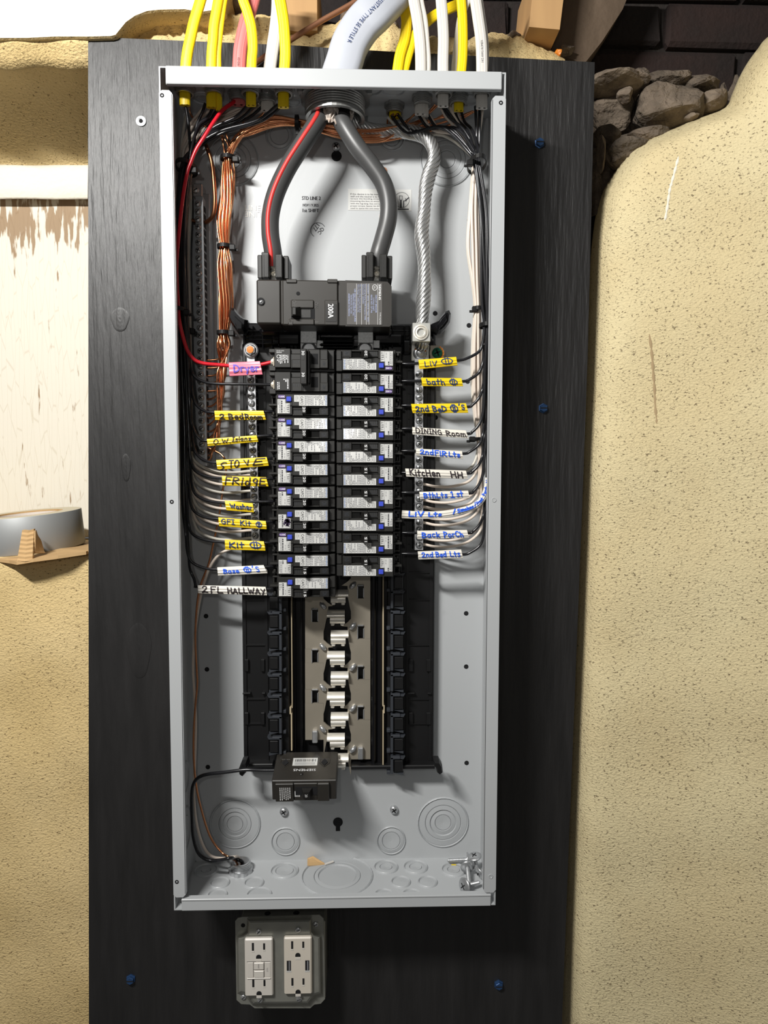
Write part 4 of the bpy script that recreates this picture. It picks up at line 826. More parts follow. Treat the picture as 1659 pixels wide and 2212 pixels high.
# two-pole dryer breaker
dz = thing('double_breaker', 'black two-pole 30 amp breaker wired to the red wire with the pink Dryer tag', 'breaker', (seam - .0006, 0, z0 - PITCH / 2))
SH = PITCH / 2
for k in (0, 1):
    m = MB(); off = 49.3 * k - 24.65
    def q(x0, x1, y0, y1, Yf, Yb_, mi=0, c=.0005): bx(m, x0, x1, y0 + off, y1 + off, Yf, Yb_, mi, c)
    q(-14, 123, 1, 49, -.066, -.018); q(-4, 30, 3, 43, -.0795, -.06); q(30, 56, 14, 44, -.078, -.06); q(30, 92, 3, 14, -.0765, -.06); q(53, 92, 4, 44, -.0770, -.06); q(92, 110, 4, 44, -.0800, -.06, 0, .0012); q(110, 122, 3, 44, -.070, -.05)
    q(92, 110, 25, 44.5, -.0806, -.07, 0, .0008); q(-18, -3, 1, 9, -.070, -.03); q(-18, -12, 9, 46, -.060, -.03); q(-18, -4, 36, 48, -.070, -.03); q(32, 54, 25, 44, -.0786, -.07, 0, .0008)
    m.build('body', M['brk'], dz, None, True)
    m = MB(); q(73, 88, 13, 35, -.0772, -.07, 0, 0); q(-12, -4, 10, 35, -.0665, -.06, 0, 0); m.build('slot', M['hole'], dz, None, True)
    m = MB(); c = bp(-8, 28 + off, -.068); m.lathe(c, FR, [(.0036, -.003), (.0036, .001), (.0001, .0016)], 10, 0); m.box(c.x - .0006, c.x + .0008, c.y - .003, c.y, c.z - .005, c.z + .005, 0, .0002); m.build('terminal_screw', M['tin'], dz, None, True)
    m = MB(); Y = -.0798; rnd = random.Random(60 + k)
    if k == 0: dashes(m, 7, 26, 16 + off, 36 + off, 6, Y, 0, rnd); arc = [(4.5 + 3.4 * math.cos(t), 20 + off + 3.6 * math.sin(t)) for t in [2 * math.pi * j / 14 for j in range(15)]]; m.ribbon(arc, .9, lambda x, y: bp(x, y, Y)); dashes(m, 1, 7, 26 + off, 34 + off, 2, Y, 0, rnd); m.text('SIEMENS', bp(6, 11.5 + off, Y), RX, UZ, 2.6 * PX, 0, 11 * PX); m.text('QP 40C HACR', bp(8.5, 8.2 + off, Y), RX, UZ, 2.4 * PX, 0, 16 * PX)
    else: dashes(m, 1, 7, 24 + off, 40 + off, 2, Y, 0, rnd); dashes(m, 14, 26, 17 + off, 39 + off, 3, Y, 0, rnd)
    m.build('lettering', M['whiteink'], dz, None, True)
    m = MB(); btext(m, 'ON', 101, 34 + off, 7, 8, -.0809); 
    for x in (35, 39, 43, 47): bx(m, x, x + .7, 28 + off, 34 + off, -.0789, -.078)
    m.build('moulded_marking', M['hookg'], dz, None, True)
m = MB(); bx(m, 53, 66, -17, 56, -.094, -.078, 0, .0006); bx(m, 66, 72, -16, 54, -.089, -.078, 0, .0012); m.v = [v + Vector((0, 0, 0)) for v in m.v]
for y0 in (-14.5, 31): bx(m, 55.5, 62, y0, y0 + 21, -.0943, -.0938, 1)
hd = m.build('handle_tie', [M['handle'], M['brk2']], dz, None, True)
m = MB(); btext(m, '30', 58.8, -8, 5.4, 9, -.0945, 0, .4); btext(m, '30', 58.8, 37, 5.4, 9, -.0945, 0, .4); btext(m, 'L', 58, 3.5, 4, 3, -.0942, 0); m.build('lettering', M['whiteink'], hd, None, True)
# ------------------------------------------------------------------ handwriting
def AR(cx, cy, rx, ry, a0, a1, n=9): return ('s', [(cx + rx * math.cos(math.radians(a0 + (a1 - a0) * k / n)), cy + ry * math.sin(math.radians(a0 + (a1 - a0) * k / n))) for k in range(n + 1)])
GL = {
 'D': (.7, [[(.05, 0), (.05, 1)], AR(.05, .5, .6, .5, 90, -90)]), 'B': (.62, [[(.05, 0), (.05, 1)], AR(.05, .76, .42, .24, 90, -90), AR(.05, .27, .5, .27, 90, -90)]),
 'R': (.66, [[(.05, 0), (.08, 1)], AR(.08, .75, .46, .25, 95, -90), [(.15, .5), (.62, 0)]]), 'P': (.58, [[(.06, -.05), (.06, 1)], AR(.06, .72, .44, .28, 90, -90)]),
 'O': (.7, [AR(.35, .5, .3, .5, 80, 440, 14)]), 'W': (.9, [[(.02, 1), (.22, .05), (.42, .7), (.62, .05), (.86, 1)]]), 'I': (.4, [[(.2, 0), (.2, 1)], [(.03, 1), (.38, 1)], [(.03, 0), (.38, 0)]]),
 'i': (.2, [[(.1, 0), (.1, .6)], [(.1, .82), (.11, .92)]]), 'N': (.7, [[(.05, 0), (.1, 1), (.55, 0), (.62, 1)]]), 'S': (.6, [('s', [(.52, .92), (.25, 1), (.08, .78), (.25, .56), (.45, .4), (.42, .1), (.2, 0), (.03, .1)])]),
 'T': (.62, [[(.02, 1), (.62, 1)], [(.32, 1), (.28, 0)]]), 'V': (.6, [[(.03, 1), (.28, 0), (.58, 1)]]), 'E': (.56, [[(.55, 1), (.08, 1), (.05, 0), (.58, .03)], [(.06, .52), (.45, .55)]]),
 'F': (.56, [[(.08, 0), (.1, 1), (.58, 1)], [(.09, .55), (.45, .57)]]), 'G': (.66, [('s', [(.58, .85), (.35, 1), (.07, .6), (.15, .1), (.4, 0), (.6, .2), (.6, .45)]), [(.6, .45), (.36, .45)]]),
 'H': (.66, [[(.06, 0), (.08, 1)], [(.58, 0), (.58, 1)], [(.06, .5), (.58, .52)]]), 'L': (.56, [[(.1, 1), (.06, .02), (.56, .05)]]), 'A': (.66, [[(.02, 0), (.32, 1), (.6, 0)], [(.14, .38), (.52, .4)]]),
 'Y': (.6, [[(.04, 1), (.3, .5)], [(.58, 1), (.2, -.05)]]), 'K': (.6, [[(.07, 0), (.08, 1)], [(.56, .98), (.1, .48), (.6, 0)]]), 'C': (.62, [AR(.36, .5, .3, .5, 45, 315)]), 'U': (.62, [('s', [(.05, 1), (.06, .2), (.3, 0), (.52, .2), (.56, 1)])]),
 'r': (.42, [[(.08, 0), (.08, .6)], ('s', [(.08, .4), (.2, .58), (.4, .56)])]), 'y': (.5, [[(.05, .6), (.25, .1)], [(.47, .62), (.15, -.3)]]), 'e': (.5, [('s', [(.06, .32), (.42, .34), (.4, .55), (.22, .62), (.06, .4), (.12, .06), (.3, 0), (.46, .12)])]),
 'd': (.54, [AR(.22, .28, .18, .28, 60, 400), [(.44, 1), (.43, 0)]]), 'o': (.5, [AR(.24, .3, .2, .29, 80, 440, 12)]), 'm': (.75, [[(.05, 0), (.06, .6)], ('s', [(.06, .4), (.2, .6), (.34, .5), (.34, 0)]), ('s', [(.34, .4), (.5, .6), (.66, .5), (.66, 0)])]),
 's': (.44, [('s', [(.4, .55), (.2, .62), (.08, .46), (.3, .3), (.36, .1), (.18, 0), (.03, .08)])]), 'l': (.2, [[(.1, 0), (.1, 1)]]), 'a': (.52, [AR(.22, .28, .18, .28, 50, 400), [(.42, .58), (.44, 0)]]), 'n': (.52, [[(.06, 0), (.07, .6)], ('s', [(.07, .42), (.24, .62), (.4, .5), (.42, 0)])]),
 'z': (.5, [[(.05, .58), (.42, .6), (.06, 0), (.48, .03)]]), 'g': (.5, [AR(.22, .34, .17, .26, 50, 400), ('s', [(.4, .6), (.41, .0), (.3, -.25), (.06, -.2)])]), '9': (.5, [AR(.24, .7, .18, .28, 20, 380), [(.42, .75), (.4, -.1)]]), 'w': (.7, [('s', [(.05, .6), (.08, .1), (.2, .02), (.33, .2), (.34, .5)]), ('s', [(.34, .3), (.42, .02), (.56, .1), (.64, .6)])]), 'h': (.5, [[(.06, 0), (.07, 1)], ('s', [(.07, .4), (.24, .6), (.4, .5), (.42, 0)])]),
 't': (.44, [[(.2, 1), (.18, 0)], [(.0, .58), (.42, .62)]]), 'b': (.52, [[(.06, 1), (.06, 0)], AR(.25, .28, .2, .28, 150, -170)]), 'k': (.5, [[(.07, 0), (.08, 1)], [(.42, .6), (.1, .3), (.46, 0)]]), 'u': (.5, [('s', [(.05, .6), (.06, .12), (.22, 0), (.4, .15), (.42, .6)]), [(.42, .6), (.44, 0)]]),
 'c': (.44, [AR(.24, .3, .19, .3, 45, 320)]), 'p': (.5, [[(.06, -.3), (.06, .6)], AR(.24, .32, .18, .28, 150, -170)]), '2': (.58, [('s', [(.06, .75), (.2, 1), (.46, .9), (.42, .6), (.2, .25), (.03, .02)]), [(.03, .02), (.3, .1), (.58, .02)]]), '1': (.44, [[(.08, .8), (.24, 1), (.24, 0)], [(.02, 0), (.44, 0)]]),
 '@': (.8, [AR(.4, .5, .36, .42, 80, 440, 16), [(.3, -.02), (.32, 1.02)], [(.48, -.02), (.5, 1.02)]]), "'": (.2, [[(.14, 1.05), (.06, .78)]]), '.': (.22, [[(.08, .02), (.14, .06)]]), '/': (.5, [[(.02, -.05), (.42, 1)]]), ':': (.2, [[(.1, 0), (.1, .5)], [(.1, .78), (.11, .88)]]), ' ': (.42, [])}
def write(mb, txt, L, s0, s1, t0, t1, H, wd, fn, rnd, slant=0):
    W = sum(GL[c][0] + .13 for c in txt) - .13; x = 0
    for c in txt:
        w_, ss = GL[c]; dy = rnd.uniform(-.06, .06); dr = rnd.uniform(-.05, .05); sc_ = rnd.uniform(.92, 1.06)
        for s_ in ss:
            cur = s_[0] == 's'; pts = s_[1] if cur else s_
            q = []
            for (u, v) in pts:
                uu = x + u + (v - .5) * (slant + dr); vv = v * sc_ + dy + rnd.uniform(-.015, .015)
                q.append((L * (s0 + (s1 - s0) * uu / W), H * (t0 + (t1 - t0) * vv)))
            if cur: q = [(p.x, p.y) for p in spline([(a, b, 0) for a, b in q], 3)]
            elif len(q) == 2: q = [q[0], ((q[0][0] + q[1][0]) / 2 + rnd.uniform(-.2, .2), (q[0][1] + q[1][1]) / 2), q[1]]
            d = [q[0]]
            for a, b in zip(q, q[1:]):
                k = max(1, int(math.dist(a, b) / 1.4)); d += [(a[0] + (b[0] - a[0]) * j / k, a[1] + (b[1] - a[1]) * j / k) for j in range(1, k + 1)]
            mb.ribbon(d, wd, fn)
        x += w_ + .13
def poly_at(P, s):
    n = len(P) - 1; k = min(int(s * n), n - 1); f = s * n - k; a, b = P[k], P[k + 1]; return a[0] + (b[0] - a[0]) * f, a[1] + (b[1] - a[1]) * f
def wire_tag(top, bot, m, ink, lines, label, Y0=-.060, wd=2.3, seed=1, ns=10, grp=None, thick=.0030):
    wd *= 1.18
    o = thing('wire_tag', label, 'wire tag', U(*poly_at(bot, .5), Y0), grp)
    def surf(s, t, off=0):
        a, b = poly_at(bot, s), poly_at(top, s); return U(a[0] + (b[0] - a[0]) * t, a[1] + (b[1] - a[1]) * t, Y0 - .0022 * max(0, math.sin(math.pi * min(max(t, 0), 1))) ** .6 - .00030 * math.cos(6.28 * 3 * t) + .0006 * math.sin(s * 5 + seed) - off)
    m2 = MB(); nt = 28; vs = []
    for i in range(ns + 1):
        s = i / ns
        for j in range(nt + 1):
            vs.append(surf(s, j / nt))
        for j in range(1, nt):
            t = 1 - j / nt; p = surf(s, t); p.y = Y0 + thick * math.sin(math.pi * t) ** .6; vs.append(p)
    n = 2 * nt
    m2.add(vs, [(i * n + j, i * n + (j + 1) % n, (i + 1) * n + (j + 1) % n, (i + 1) * n + j) for i in range(ns) for j in range(n)], 0, True); m2.build('sleeve', M[m], o)
    m2 = MB(); rnd = random.Random(seed)
    L = sum(math.dist(poly_at(top, k / 10), poly_at(top, (k + 1) / 10)) for k in range(10)); a, b = poly_at(bot, .5), poly_at(top, .5); H = math.dist(a, b)
    for (t_, s0, s1, t0, t1, *sl) in lines: write(m2, t_, L, s0, s1, t0, t1, H, wd, lambda x, y: surf(x / L, y / H, .0007), rnd, sl[0] if sl else 0)
    m2.build('lettering', M[ink], o); return o
QD = lambda TL, TR, BR, BL: ([TL, TR], [BL, BR])
LTG = [
 (QD((494, 783), (561, 780), (567, 809.5), (496, 813)), 'ptag', 'mpurp', [('Dryer', .14, .92, .30, .78)], 'pink tag reading Dryer on the red wire', 2.6),
 (QD((463, 887), (569, 887), (574.5, 907), (465, 907.6)), 'yeld', 'mblk', [('2', .09, .19, .10, .62), ('Bed', .27, .57, .12, .72), ('Room', .60, .94, .08, .62)], 'yellow tag reading 2 Bed Room in black', 2.1),
 (QD((446.8, 948), (554, 940), (558, 954.6), (448.7, 964)), 'yeld', 'mblk', [('O.W.', .12, .47, .18, .84, .1), ('Islanz', .50, .88, .38, .95, .2)], 'yellow tag reading O.W. Islanz', 1.5),
 (QD((466.8, 993.7), (575.8, 987), (580.6, 1006.5), (469.7, 1015)), 'yeld', 'mblk', [('S', .04, .17, .0, .72, .4), ('TO', .24, .44, .12, .88, .2), ('V', .54, .64, .28, .8), ('E', .72, .92, .22, .88, .2)], 'yellow tag reading Stove', 2.1),
 (QD((479.3, 1027.7), (574.6, 1030.6), (580, 1051.2), (480.5, 1049.2)), 'yeld', 'mblk', [('FRid9E', .06, .96, .12, .86, .2)], 'yellow tag reading Fridge in dark marker', 2.3),
 (QD((485.4, 1081), (545.7, 1086.8), (548.5, 1107.3), (489, 1102.5)), 'yeld', 'mnavy', [('Washer', .16, .95, .28, .74)], 'short yellow tag reading Washer', 2.0),
 (QD((471.6, 1117.4), (574, 1125.4), (575.8, 1143.5), (473.3, 1137)), 'yeld', 'mnavy', [('GFI', .05, .33, .34, .82), ('Kit', .45, .68, .3, .86), ('@', .78, .91, .2, .82)], 'yellow tag reading GFI Kit with an outlet symbol', 1.8),
 (QD((485.4, 1165.4), (569.8, 1169.3), (573.4, 1190), (486.6, 1187.6)), 'yeld', 'mnavy', [('Kit', .10, .48, .24, .80), ('@', .62, .92, .18, .86)], 'yellow tag reading Kit with a large outlet symbol', 2.2),
 (QD((469.2, 1225.4), (569.3, 1220.6), (578, 1238.7), (471, 1244)), 'wtag', 'mblue', [('Base', .12, .44, .22, .72), ('@', .54, .70, .22, .88), ("'", .73, .76, .3, .9), ('S', .80, .87, .24, .8)], 'white tag reading Base and outlet symbol in blue', 2.0),
 (QD((427, 1264), (573.4, 1267.6), (577, 1286.4), (428, 1282)), 'wtag', 'mblk', [('2', .06, .14, .12, .84), ('FL', .18, .36, .12, .86), ('HALLWAY', .43, .98, .14, .80)], 'long white tag reading 2FL Hallway in black', 2.2)]
for i, (q, m, ink, ln, lb, wd) in enumerate(LTG): wire_tag(q[0], q[1], m, ink, ln, lb, -.060, wd, 11 + i, grp='tags on the left wires')
RTG = [
 (QD((903.8, 777.2), (985.3, 770.6), (988.4, 789.4), (906.4, 797.8)), 'yeld', 'mnavy', [('L:V', .14, .47, .22, .80), ('@', .58, .90, .24, .90)], 'yellow tag reading Liv with an outlet symbol, topmost on the right', 1.6),
 (QD((909.7, 815.7), (996.6, 816.8), (1000.6, 834.5), (913, 834.3)), 'yeld', 'mnavy', [('bath', .12, .56, .22, .86), ('@', .68, .88, .18, .88)], 'yellow tag reading bath with an outlet symbol', 2.0),
 (QD((888, 872.5), (1006.5, 871), (1011.8, 892), (892.5, 892.6)), 'yeld', 'mnavy', [('2nd', .06, .30, .18, .78), ('BeD', .37, .62, .14, .74), ('@', .69, .83, .14, .88), ("'", .85, .88, .4, .95), ('S', .90, .96, .36, .82)], 'yellow tag reading 2nd Bed with an outlet symbol', 2.2),
 (QD((890.5, 922.4), (1005.9, 929.7), (1012.5, 947.2), (891.8, 939)), 'wtag', 'mblk', [('DINING', .06, .53, .28, .92), ('Room', .61, .97, .20, .88)], 'white tag reading Dining Room in black', 1.7),
 (QD((898.5, 968.9), (997.9, 974.2), (1000.6, 991.4), (898.5, 984)), 'wtag', 'mblue', [('2nd', .09, .38, .30, .94), ('FlR', .40, .66, .18, .84), ('Lts', .70, .94, .22, .80)], 'white tag reading 2nd Flr Lts in blue', 2.1),
 (QD((875.3, 1012), (1006.5, 1016.6), (1011.2, 1035), (877.9, 1029.8)), 'wtag', 'mblk', [('KitcHen', .06, .56, .20, .95), ('HH', .73, .93, .14, .84)], 'white tag reading Kitchen HH in dark marker', 2.2),
 (QD((905.7, 1062.3), (1011.2, 1059.7), (1014.5, 1076.3), (907.7, 1078.2)), 'wtag', 'mblue', [('BthLts', .08, .56, .14, .80), ('1', .62, .70, .10, .88), ('st', .75, .88, .2, .95)], 'white tag reading Bth Lts 1st in blue', 2.0),
 None,
 (QD((901, 1146.5), (1008.5, 1144.5), (1013, 1161.8), (902.4, 1165)), 'wtag', 'mblue', [('Back', .09, .44, .18, .82), ('PorCh', .52, .90, .16, .80)], 'white tag reading Back Porch in blue', 2.1),
 (QD((902.4, 1191), (996, 1187), (1000.6, 1206), (904.4, 1208.9)), 'wtag', 'mblue', [('2nd', .08, .34, .26, .80), ('Bed', .40, .64, .24, .82), ('Lts', .72, .95, .24, .84)], 'white tag reading 2nd Bed Lts, lowest on the right', 2.0)]
for i, t in enumerate(RTG):
    if t: wire_tag(t[0][0], t[0][1], t[1], t[2], t[3], t[4], -.060, t[5], 41 + i, grp='tags on the right wires')
mid = [(868, 1111), (900, 1112.5), (935, 1112.5), (965, 1110), (995, 1104), (1020, 1096), (1037, 1084), (1047, 1068), (1052, 1050), (1054, 1032)]
sm_ = [(p.x, p.y) for p in spline([(x, y, 0) for x, y in mid], 4)]; tp, bt = [], []
for i, (x, y) in enumerate(sm_):
    a, b = sm_[max(i - 1, 0)], sm_[min(i + 1, len(sm_) - 1)]; L = math.dist(a, b); nx, ny = (b[1] - a[1]) / L, -(b[0] - a[0]) / L; h = 8.8 - 3.2 * i / len(sm_); tp.append((x + nx * h, y + ny * h)); bt.append((x - nx * h, y - ny * h))
wire_tag(tp, bt, 'wtag', 'mblue', [('LiV', .05, .16, .30, .92), ('Lts', .19, .29, .32, .84), ('/', .38, .41, .3, .9), ('Smokes', .42, .57, .36, .86), ('/', .58, .62, .3, .92), ('Front', .62, .72, .34, .86), ('Porch', .76, .88, .34, .86), ('N', .93, .97, .3, .85)], 'long curved white tag reading Liv Lts Smokes Front Porch', -.060, 2.0, 77, 36, 'tags on the right wires')
# ------------------------------------------------------------------ cables, connectors
def connector(cx, cy, label, R=.0118, r=.0090, L=.0085, z=None):
    c = Uz(cx, cy, H2 - T); o = thing('cable_connector', label, 'connector', c, 'cable connectors in the top of the box')
    m2 = MB(); n = 24; pr = []
    vs = []
    for h in (0, .0030):
        for j in range(n): g_ = 2 * math.pi * j / n; rr = R * (1.0 if j % 3 else .90); vs.append(c + Vector((rr * math.cos(g_), rr * math.sin(g_), -h - .0002)))
    m2.add(vs, [(j, (j + 1) % n, n + (j + 1) % n, n + j) for j in range(n)] + [tuple(range(n, 2 * n)), tuple(range(n))]); m2.build('locknut', M['cast'], o)
    m2 = MB(); pr = [(r, 0)]
    k = max(3, int(L / .0022))
    for i in range(k): h = .0028 + (L - .0028) * i / k; d = (L - .0028) / k; pr += [(r * 1.05, h + d * .15), (r * 1.05, h + d * .5), (r * .97, h + d * .7)]
    pr += [(r, L), (r * .86, L), (r * .84, 0), (r, 0)]
    m2.lathe(c, (0, 0, -1), pr, 22, 0); m2.build('threaded_sleeve', M['cast'], o); return c
def cable(name, ring, path, m, wpx, label, tail=.018, lean=(0, 0), text=None, th=.42, dy=0, tcol='ink'):
    cx, cy = ring; c = Uz(cx, cy, H2) + Vector((0, dy, 0)); Yc = c.y
    o = thing(name, label, 'cable', c, 'cables entering the top of the box')
    s_ = px2m(Yc, cx, 150); hw = wpx * s_ / 2
    P = [c + Vector((lean[0], lean[1], -tail)), c + Vector((lean[0] * .3, 0, -.008)), c + Vector((0, 0, .004))]
    q = [U(x, y, Yc) for x, y in path]; 
    P = P + [p for p in q if p.z > H2 + .012]
    S = spline(P, 7); m2 = MB(); m2.tube(S, 0, 12, 0, True, (hw, hw * th)); m2.build('jacket', M[m], o)
    m2 = MB()               # raised conductors under the jacket
    for k in (-.45, .45):
        T_ = []
        for i, p in enumerate(S):
            t = (S[min(i + 1, len(S) - 1)] - S[max(i - 1, 0)]).normalized(); sd = t.cross(Vector((0, 1, 0))).normalized(); T_.append(p + sd * hw * k + Vector((0, -hw * th * .55, 0)))
        m2.tube(T_, hw * th * .5, 8)
    m2.build('jacket_ridge', M[m], o)
    if text:
        t_, i0, hp = text; seg = S[i0:]; fn = path_map(seg, -hw * th * 1.12); m2 = MB(); m2v = text_geo(t_); W = hp * s_ * m2v[2] * .8
        m2.add([fn(u * W, (v - .5) * hp * s_) for u, v in m2v[0]], m2v[1]); m2.build('lettering', M[tcol], o)
    return o
def path_map(S, off):
    D = [0]
    for a, b in zip(S, S[1:]): D.append(D[-1] + (b - a).length)
    def fn(u, v):
        u = min(max(u, 0), D[-1] - 1e-6); k = max(i for i in range(len(D) - 1) if D[i] <= u); f = (u - D[k]) / (D[k + 1] - D[k]); t = (S[k + 1] - S[k]).normalized(); sd = t.cross(Vector((0, 1, 0))).normalized()
        return S[k].lerp(S[k + 1], f) + sd * v + Vector((0, off, 0))
    return fn
CN = [((399, 187), 'leftmost cable connector, holding the first yellow cable', .0085), ((462, 188), 'steel connector of the double yellow cable, second from the left', .0085), ((515, 200), 'steel connector of the red dryer cable set further back', .0095), ((540, 188), 'steel connector of the third yellow cable from the left', .0085),
      ((577, 204), 'steel connector set further back for the white cable left of the big hub', .0095), ((613, 188), 'steel connector of the yellow cable just left of the big hub', .0085), ((852, 225), 'round steel connector standing clear, first right of the big hub', .0105), ((912, 208), 'steel connector of the white cable pair right of the big hub', .0105),
      ((958, 190), 'steel connector of the middle right white cable, set forward', .0085), ((989, 206), 'steel connector holding the right yellow and white cables', .0105), ((1041, 190), 'rightmost steel connector in the top of the box', .0085)]
for (c_, lb, L_) in CN: connector(c_[0], c_[1], lb, .0118, .0092, L_)
cable('yellow_cable', (399, 187), [(404, 120), (412, 80), (420, 45), (432, 5), (444, -40), (452, -90)], 'yel', 24, 'leftmost yellow cable, lit pale near the box', .020)
cable('yellow_cable', (456, 188), [(457, 120), (460, 85), (462, 55), (468, 20), (474, -20), (476, -90)], 'yel', 22, 'second yellow cable from the left, front one of a pair', .022)
cable('yellow_cable', (471, 186), [(471, 120), (474, 80), (478, 45), (482, 15), (487, -20), (490, -90)], 'yel', 14, 'narrow yellow cable pressed behind the second from the left', .024, dy=.004)
cable('red_cable', (515, 200), [(518, 120), (522, 90), (531, 50), (543, 12), (553, -30), (560, -90)], 'pjk', 30, 'pinkish red dryer cable behind the third yellow cable', .014, text=('3 C00 JL 04 10/21/23', 16, 6))
cable('yellow_cable', (542, 188), [(544, 130), (546, 100), (543, 60), (534, 25), (523, -10), (512, -90)], 'yel', 22, 'yellow cable curving in front of the red dryer cable', .020)
cable('white_cable', (577, 204), [(584, 140), (590, 100), (596, 60), (600, 20), (600, -20), (596, -90)], 'wjk', 28, 'white cable half hidden behind the yellow cable left of the hub', .018)
cable('yellow_cable', (612, 188), [(616, 130), (616, 95), (613, 50), (607, 10), (600, -30), (594, -90)], 'yel', 24, 'yellow cable in front of the white one, beside the lumber end', .022)
cable('yellow_cable', (852, 225), [(862, 130), (874, 85), (878, 50), (875, 20), (868, -20), (862, -90)], 'yel', 23, 'bright yellow cable just right of the thick grey cable', .016)
cable('yellow_cable', (857, 222), [(882, 115), (898, 75), (930, 40), (975, 16), (1020, -2), (1080, -40)], 'yel', 22, 'yellow cable slanting to the right behind the white cables', .012, dy=.006)
cable('white_cable', (908, 208), [(909, 140), (907, 90), (901, 40), (894, 0), (888, -50), (884, -90)], 'wjk', 24, 'left front white cable on the right side of the hub', .020)
cable('white_cable', (919, 206), [(923, 140), (920, 90), (916, 45), (908, 5), (902, -40), (898, -90)], 'wjk', 16, 'narrow white cable behind the left front white one', .021, dy=.004)
cable('white_cable', (957, 190), [(957, 130), (958, 85), (956, 40), (953, 0), (950, -40), (948, -90)], 'wjk', 24, 'middle white cable of the right-hand group', .020)
cable('white_cable', (980, 206), [(983, 140), (988, 90), (995, 40), (1010, 0), (1020, -40), (1026, -90)], 'wjk', 15, 'thin white cable behind the right yellow one', .016, dy=.004)
cable('yellow_cable', (991, 206), [(998, 140), (1000, 90), (999, 40), (996, 0), (992, -40), (990, -90)], 'yel', 21, 'yellow cable between the middle and rightmost white cables', .017)
cable('white_cable', (1041, 190), [(1041, 130), (1039, 85), (1033, 40), (1028, 5), (1022, -40), (1018, -90)], 'wjk', 25, 'rightmost white cable with faint grey printing', .022, text=('14/2 AWG ROMEX', 20, 5), tcol='greyink')
cable('white_cable', (1046, 189), [(1050, 130), (1049, 85), (1043, 40), (1038, 5), (1032, -40), (1028, -90)], 'wjk', 12, 'thin white cable edge behind the rightmost white cable', .020, dy=.005)
# service entrance: hub, cable, conductors
hc = Uz(724, 207, H2 - T); hub = thing('conduit_hub', 'large ribbed steel conduit hub in the middle of the box top', 'connector', hc)
m2 = MB(); n = 32; vs = []
for h in (0, .0052):
    for j in range(n): g_ = 2 * math.pi * j / n; rr = .0395 * (.93 if j % 4 == 0 else 1.0); vs.append(hc + Vector((rr * math.cos(g_), rr * math.sin(g_), -h)))
m2.add(vs, [(j, (j + 1) % n, n + (j + 1) % n, n + j) for j in range(n)] + [tuple(range(n, 2 * n)), tuple(range(n))])
for g_ in (-.35, -2.75, 1.2, 2.3): p = hc + Vector((.0405 * math.cos(g_), .0405 * math.sin(g_), -.0026)); m2.box(p.x - .003, p.x + .003, p.y - .003, p.y + .003, p.z - .0032, p.z + .0032, 0, .0008)
m2.build('locknut', M['cast'], hub)
pr = [(.0325, 0), (.0325, .005)]
for k in range(6): h = .0055 + k * .0026; pr += [(.0332, h), (.0338, h + .0008), (.0332, h + .0017), (.0318, h + .0024)]
pr += [(.0330, .0215), (.0330, .0255), (.0300, .0262), (.0288, .0250), (.0288, 0)]
m2 = MB(); m2.lathe(hc, (0, 0, -1), pr, 40, 0, False); m2.build('threaded_throat', M['cast'], hub)
se = thing('service_cable', 'thick pale grey service cable entering the hub, feeding the main breaker', 'cable', hc)
S = spline([hc + Vector((0, 0, -.012)), hc + Vector((0, 0, .004)), U(744, 135, hc.y), U(757, 95, hc.y), U(782, 55, hc.y), U(812, 25, hc.y), U(846, -10, hc.y + .01), U(880, -50, hc.y + .02), U(920, -120, hc.y + .03)], 8)
m2 = MB(); m2.tube(S, 0, 16, 0, True, (.0205, .0125)); m2.build('sheath', M['se'], se, 'pale grey sheath')
fn = path_map(S[20:][::-1], -.0132); m2 = MB()
tg = text_geo('SUNLIGHT - RESISTANT TYPE SE STYLE R'); Lp = sum((b - a).length for a, b in zip(S[20:], S[21:]))
W = .092; tot = Lp - .004 - W
m2.add([fn(tot + u * W, (v - .5) * .0046 + .001) for u, v in tg[0]], tg[1]); m2.build('lettering', M['mnavy'], se, 'blue printed lettering')
m2 = MB(); rows = []
for k in range(7):
    t = k / 6; r = []
    for j in range(25):
        u = j / 24; x = 672 + 92 * u; yb = 228 + 24 + 12 * math.sin(u * 3.1) + random.uniform(-7, 7) * (k == 6); y = 214 + (yb - 214) * t; p = U(x, y, -.068 + .05 * (u - .5) ** 2 + random.uniform(-.0025, .0025) + .002 * t); r.append(p)
    rows.append(r)
g_ = grid(rows, 0, False); o = g_.build('torn_filler_paper', M['paper'], se, 'torn brownish filler paper'); md = o.modifiers.new('s', 'SOLIDIFY'); md.thickness = .0006
def thick(name, pts, r, stripe, label):
    S = spline(pts, 8); m2 = MB(); m2.tube(S, r, 18); o = m2.build(name, M['cabblk'], se, label)
    m2 = MB(); m2.tube(S[:9], r * 1.04, 18); m2.build('tape_wrap', M['cabtape'], o)
    if stripe:
        T_ = []; off = []
        for i, p in enumerate(S):
            t = (S[min(i + 1, len(S) - 1)] - S[max(i - 1, 0)]).normalized(); sd = t.cross(Vector((0, 1, 0))).normalized(); f = (sd.cross(t)); f = f if f.y < 0 else -f; T_.append(p + (f * .985 + sd * -.16).normalized() * (r * .86))
        m2 = MB(); m2.tube(T_, .0026, 10); m2.build('red_stripe', M['stripe'], o)
    return o
thick('hot_conductor', [hc + Vector((-.016, -.004, -.008)), U(690, 252, -.058), U(680, 272, -.062), U(655, 310, -.064), U(622, 362, -.064), U(597, 415, -.064), U(585, 462, -.064), U(584, 505, -.065), U(590, 548, -.066), U(591, 575, -.063)], .0098, True, 'black conductor with a red stripe')
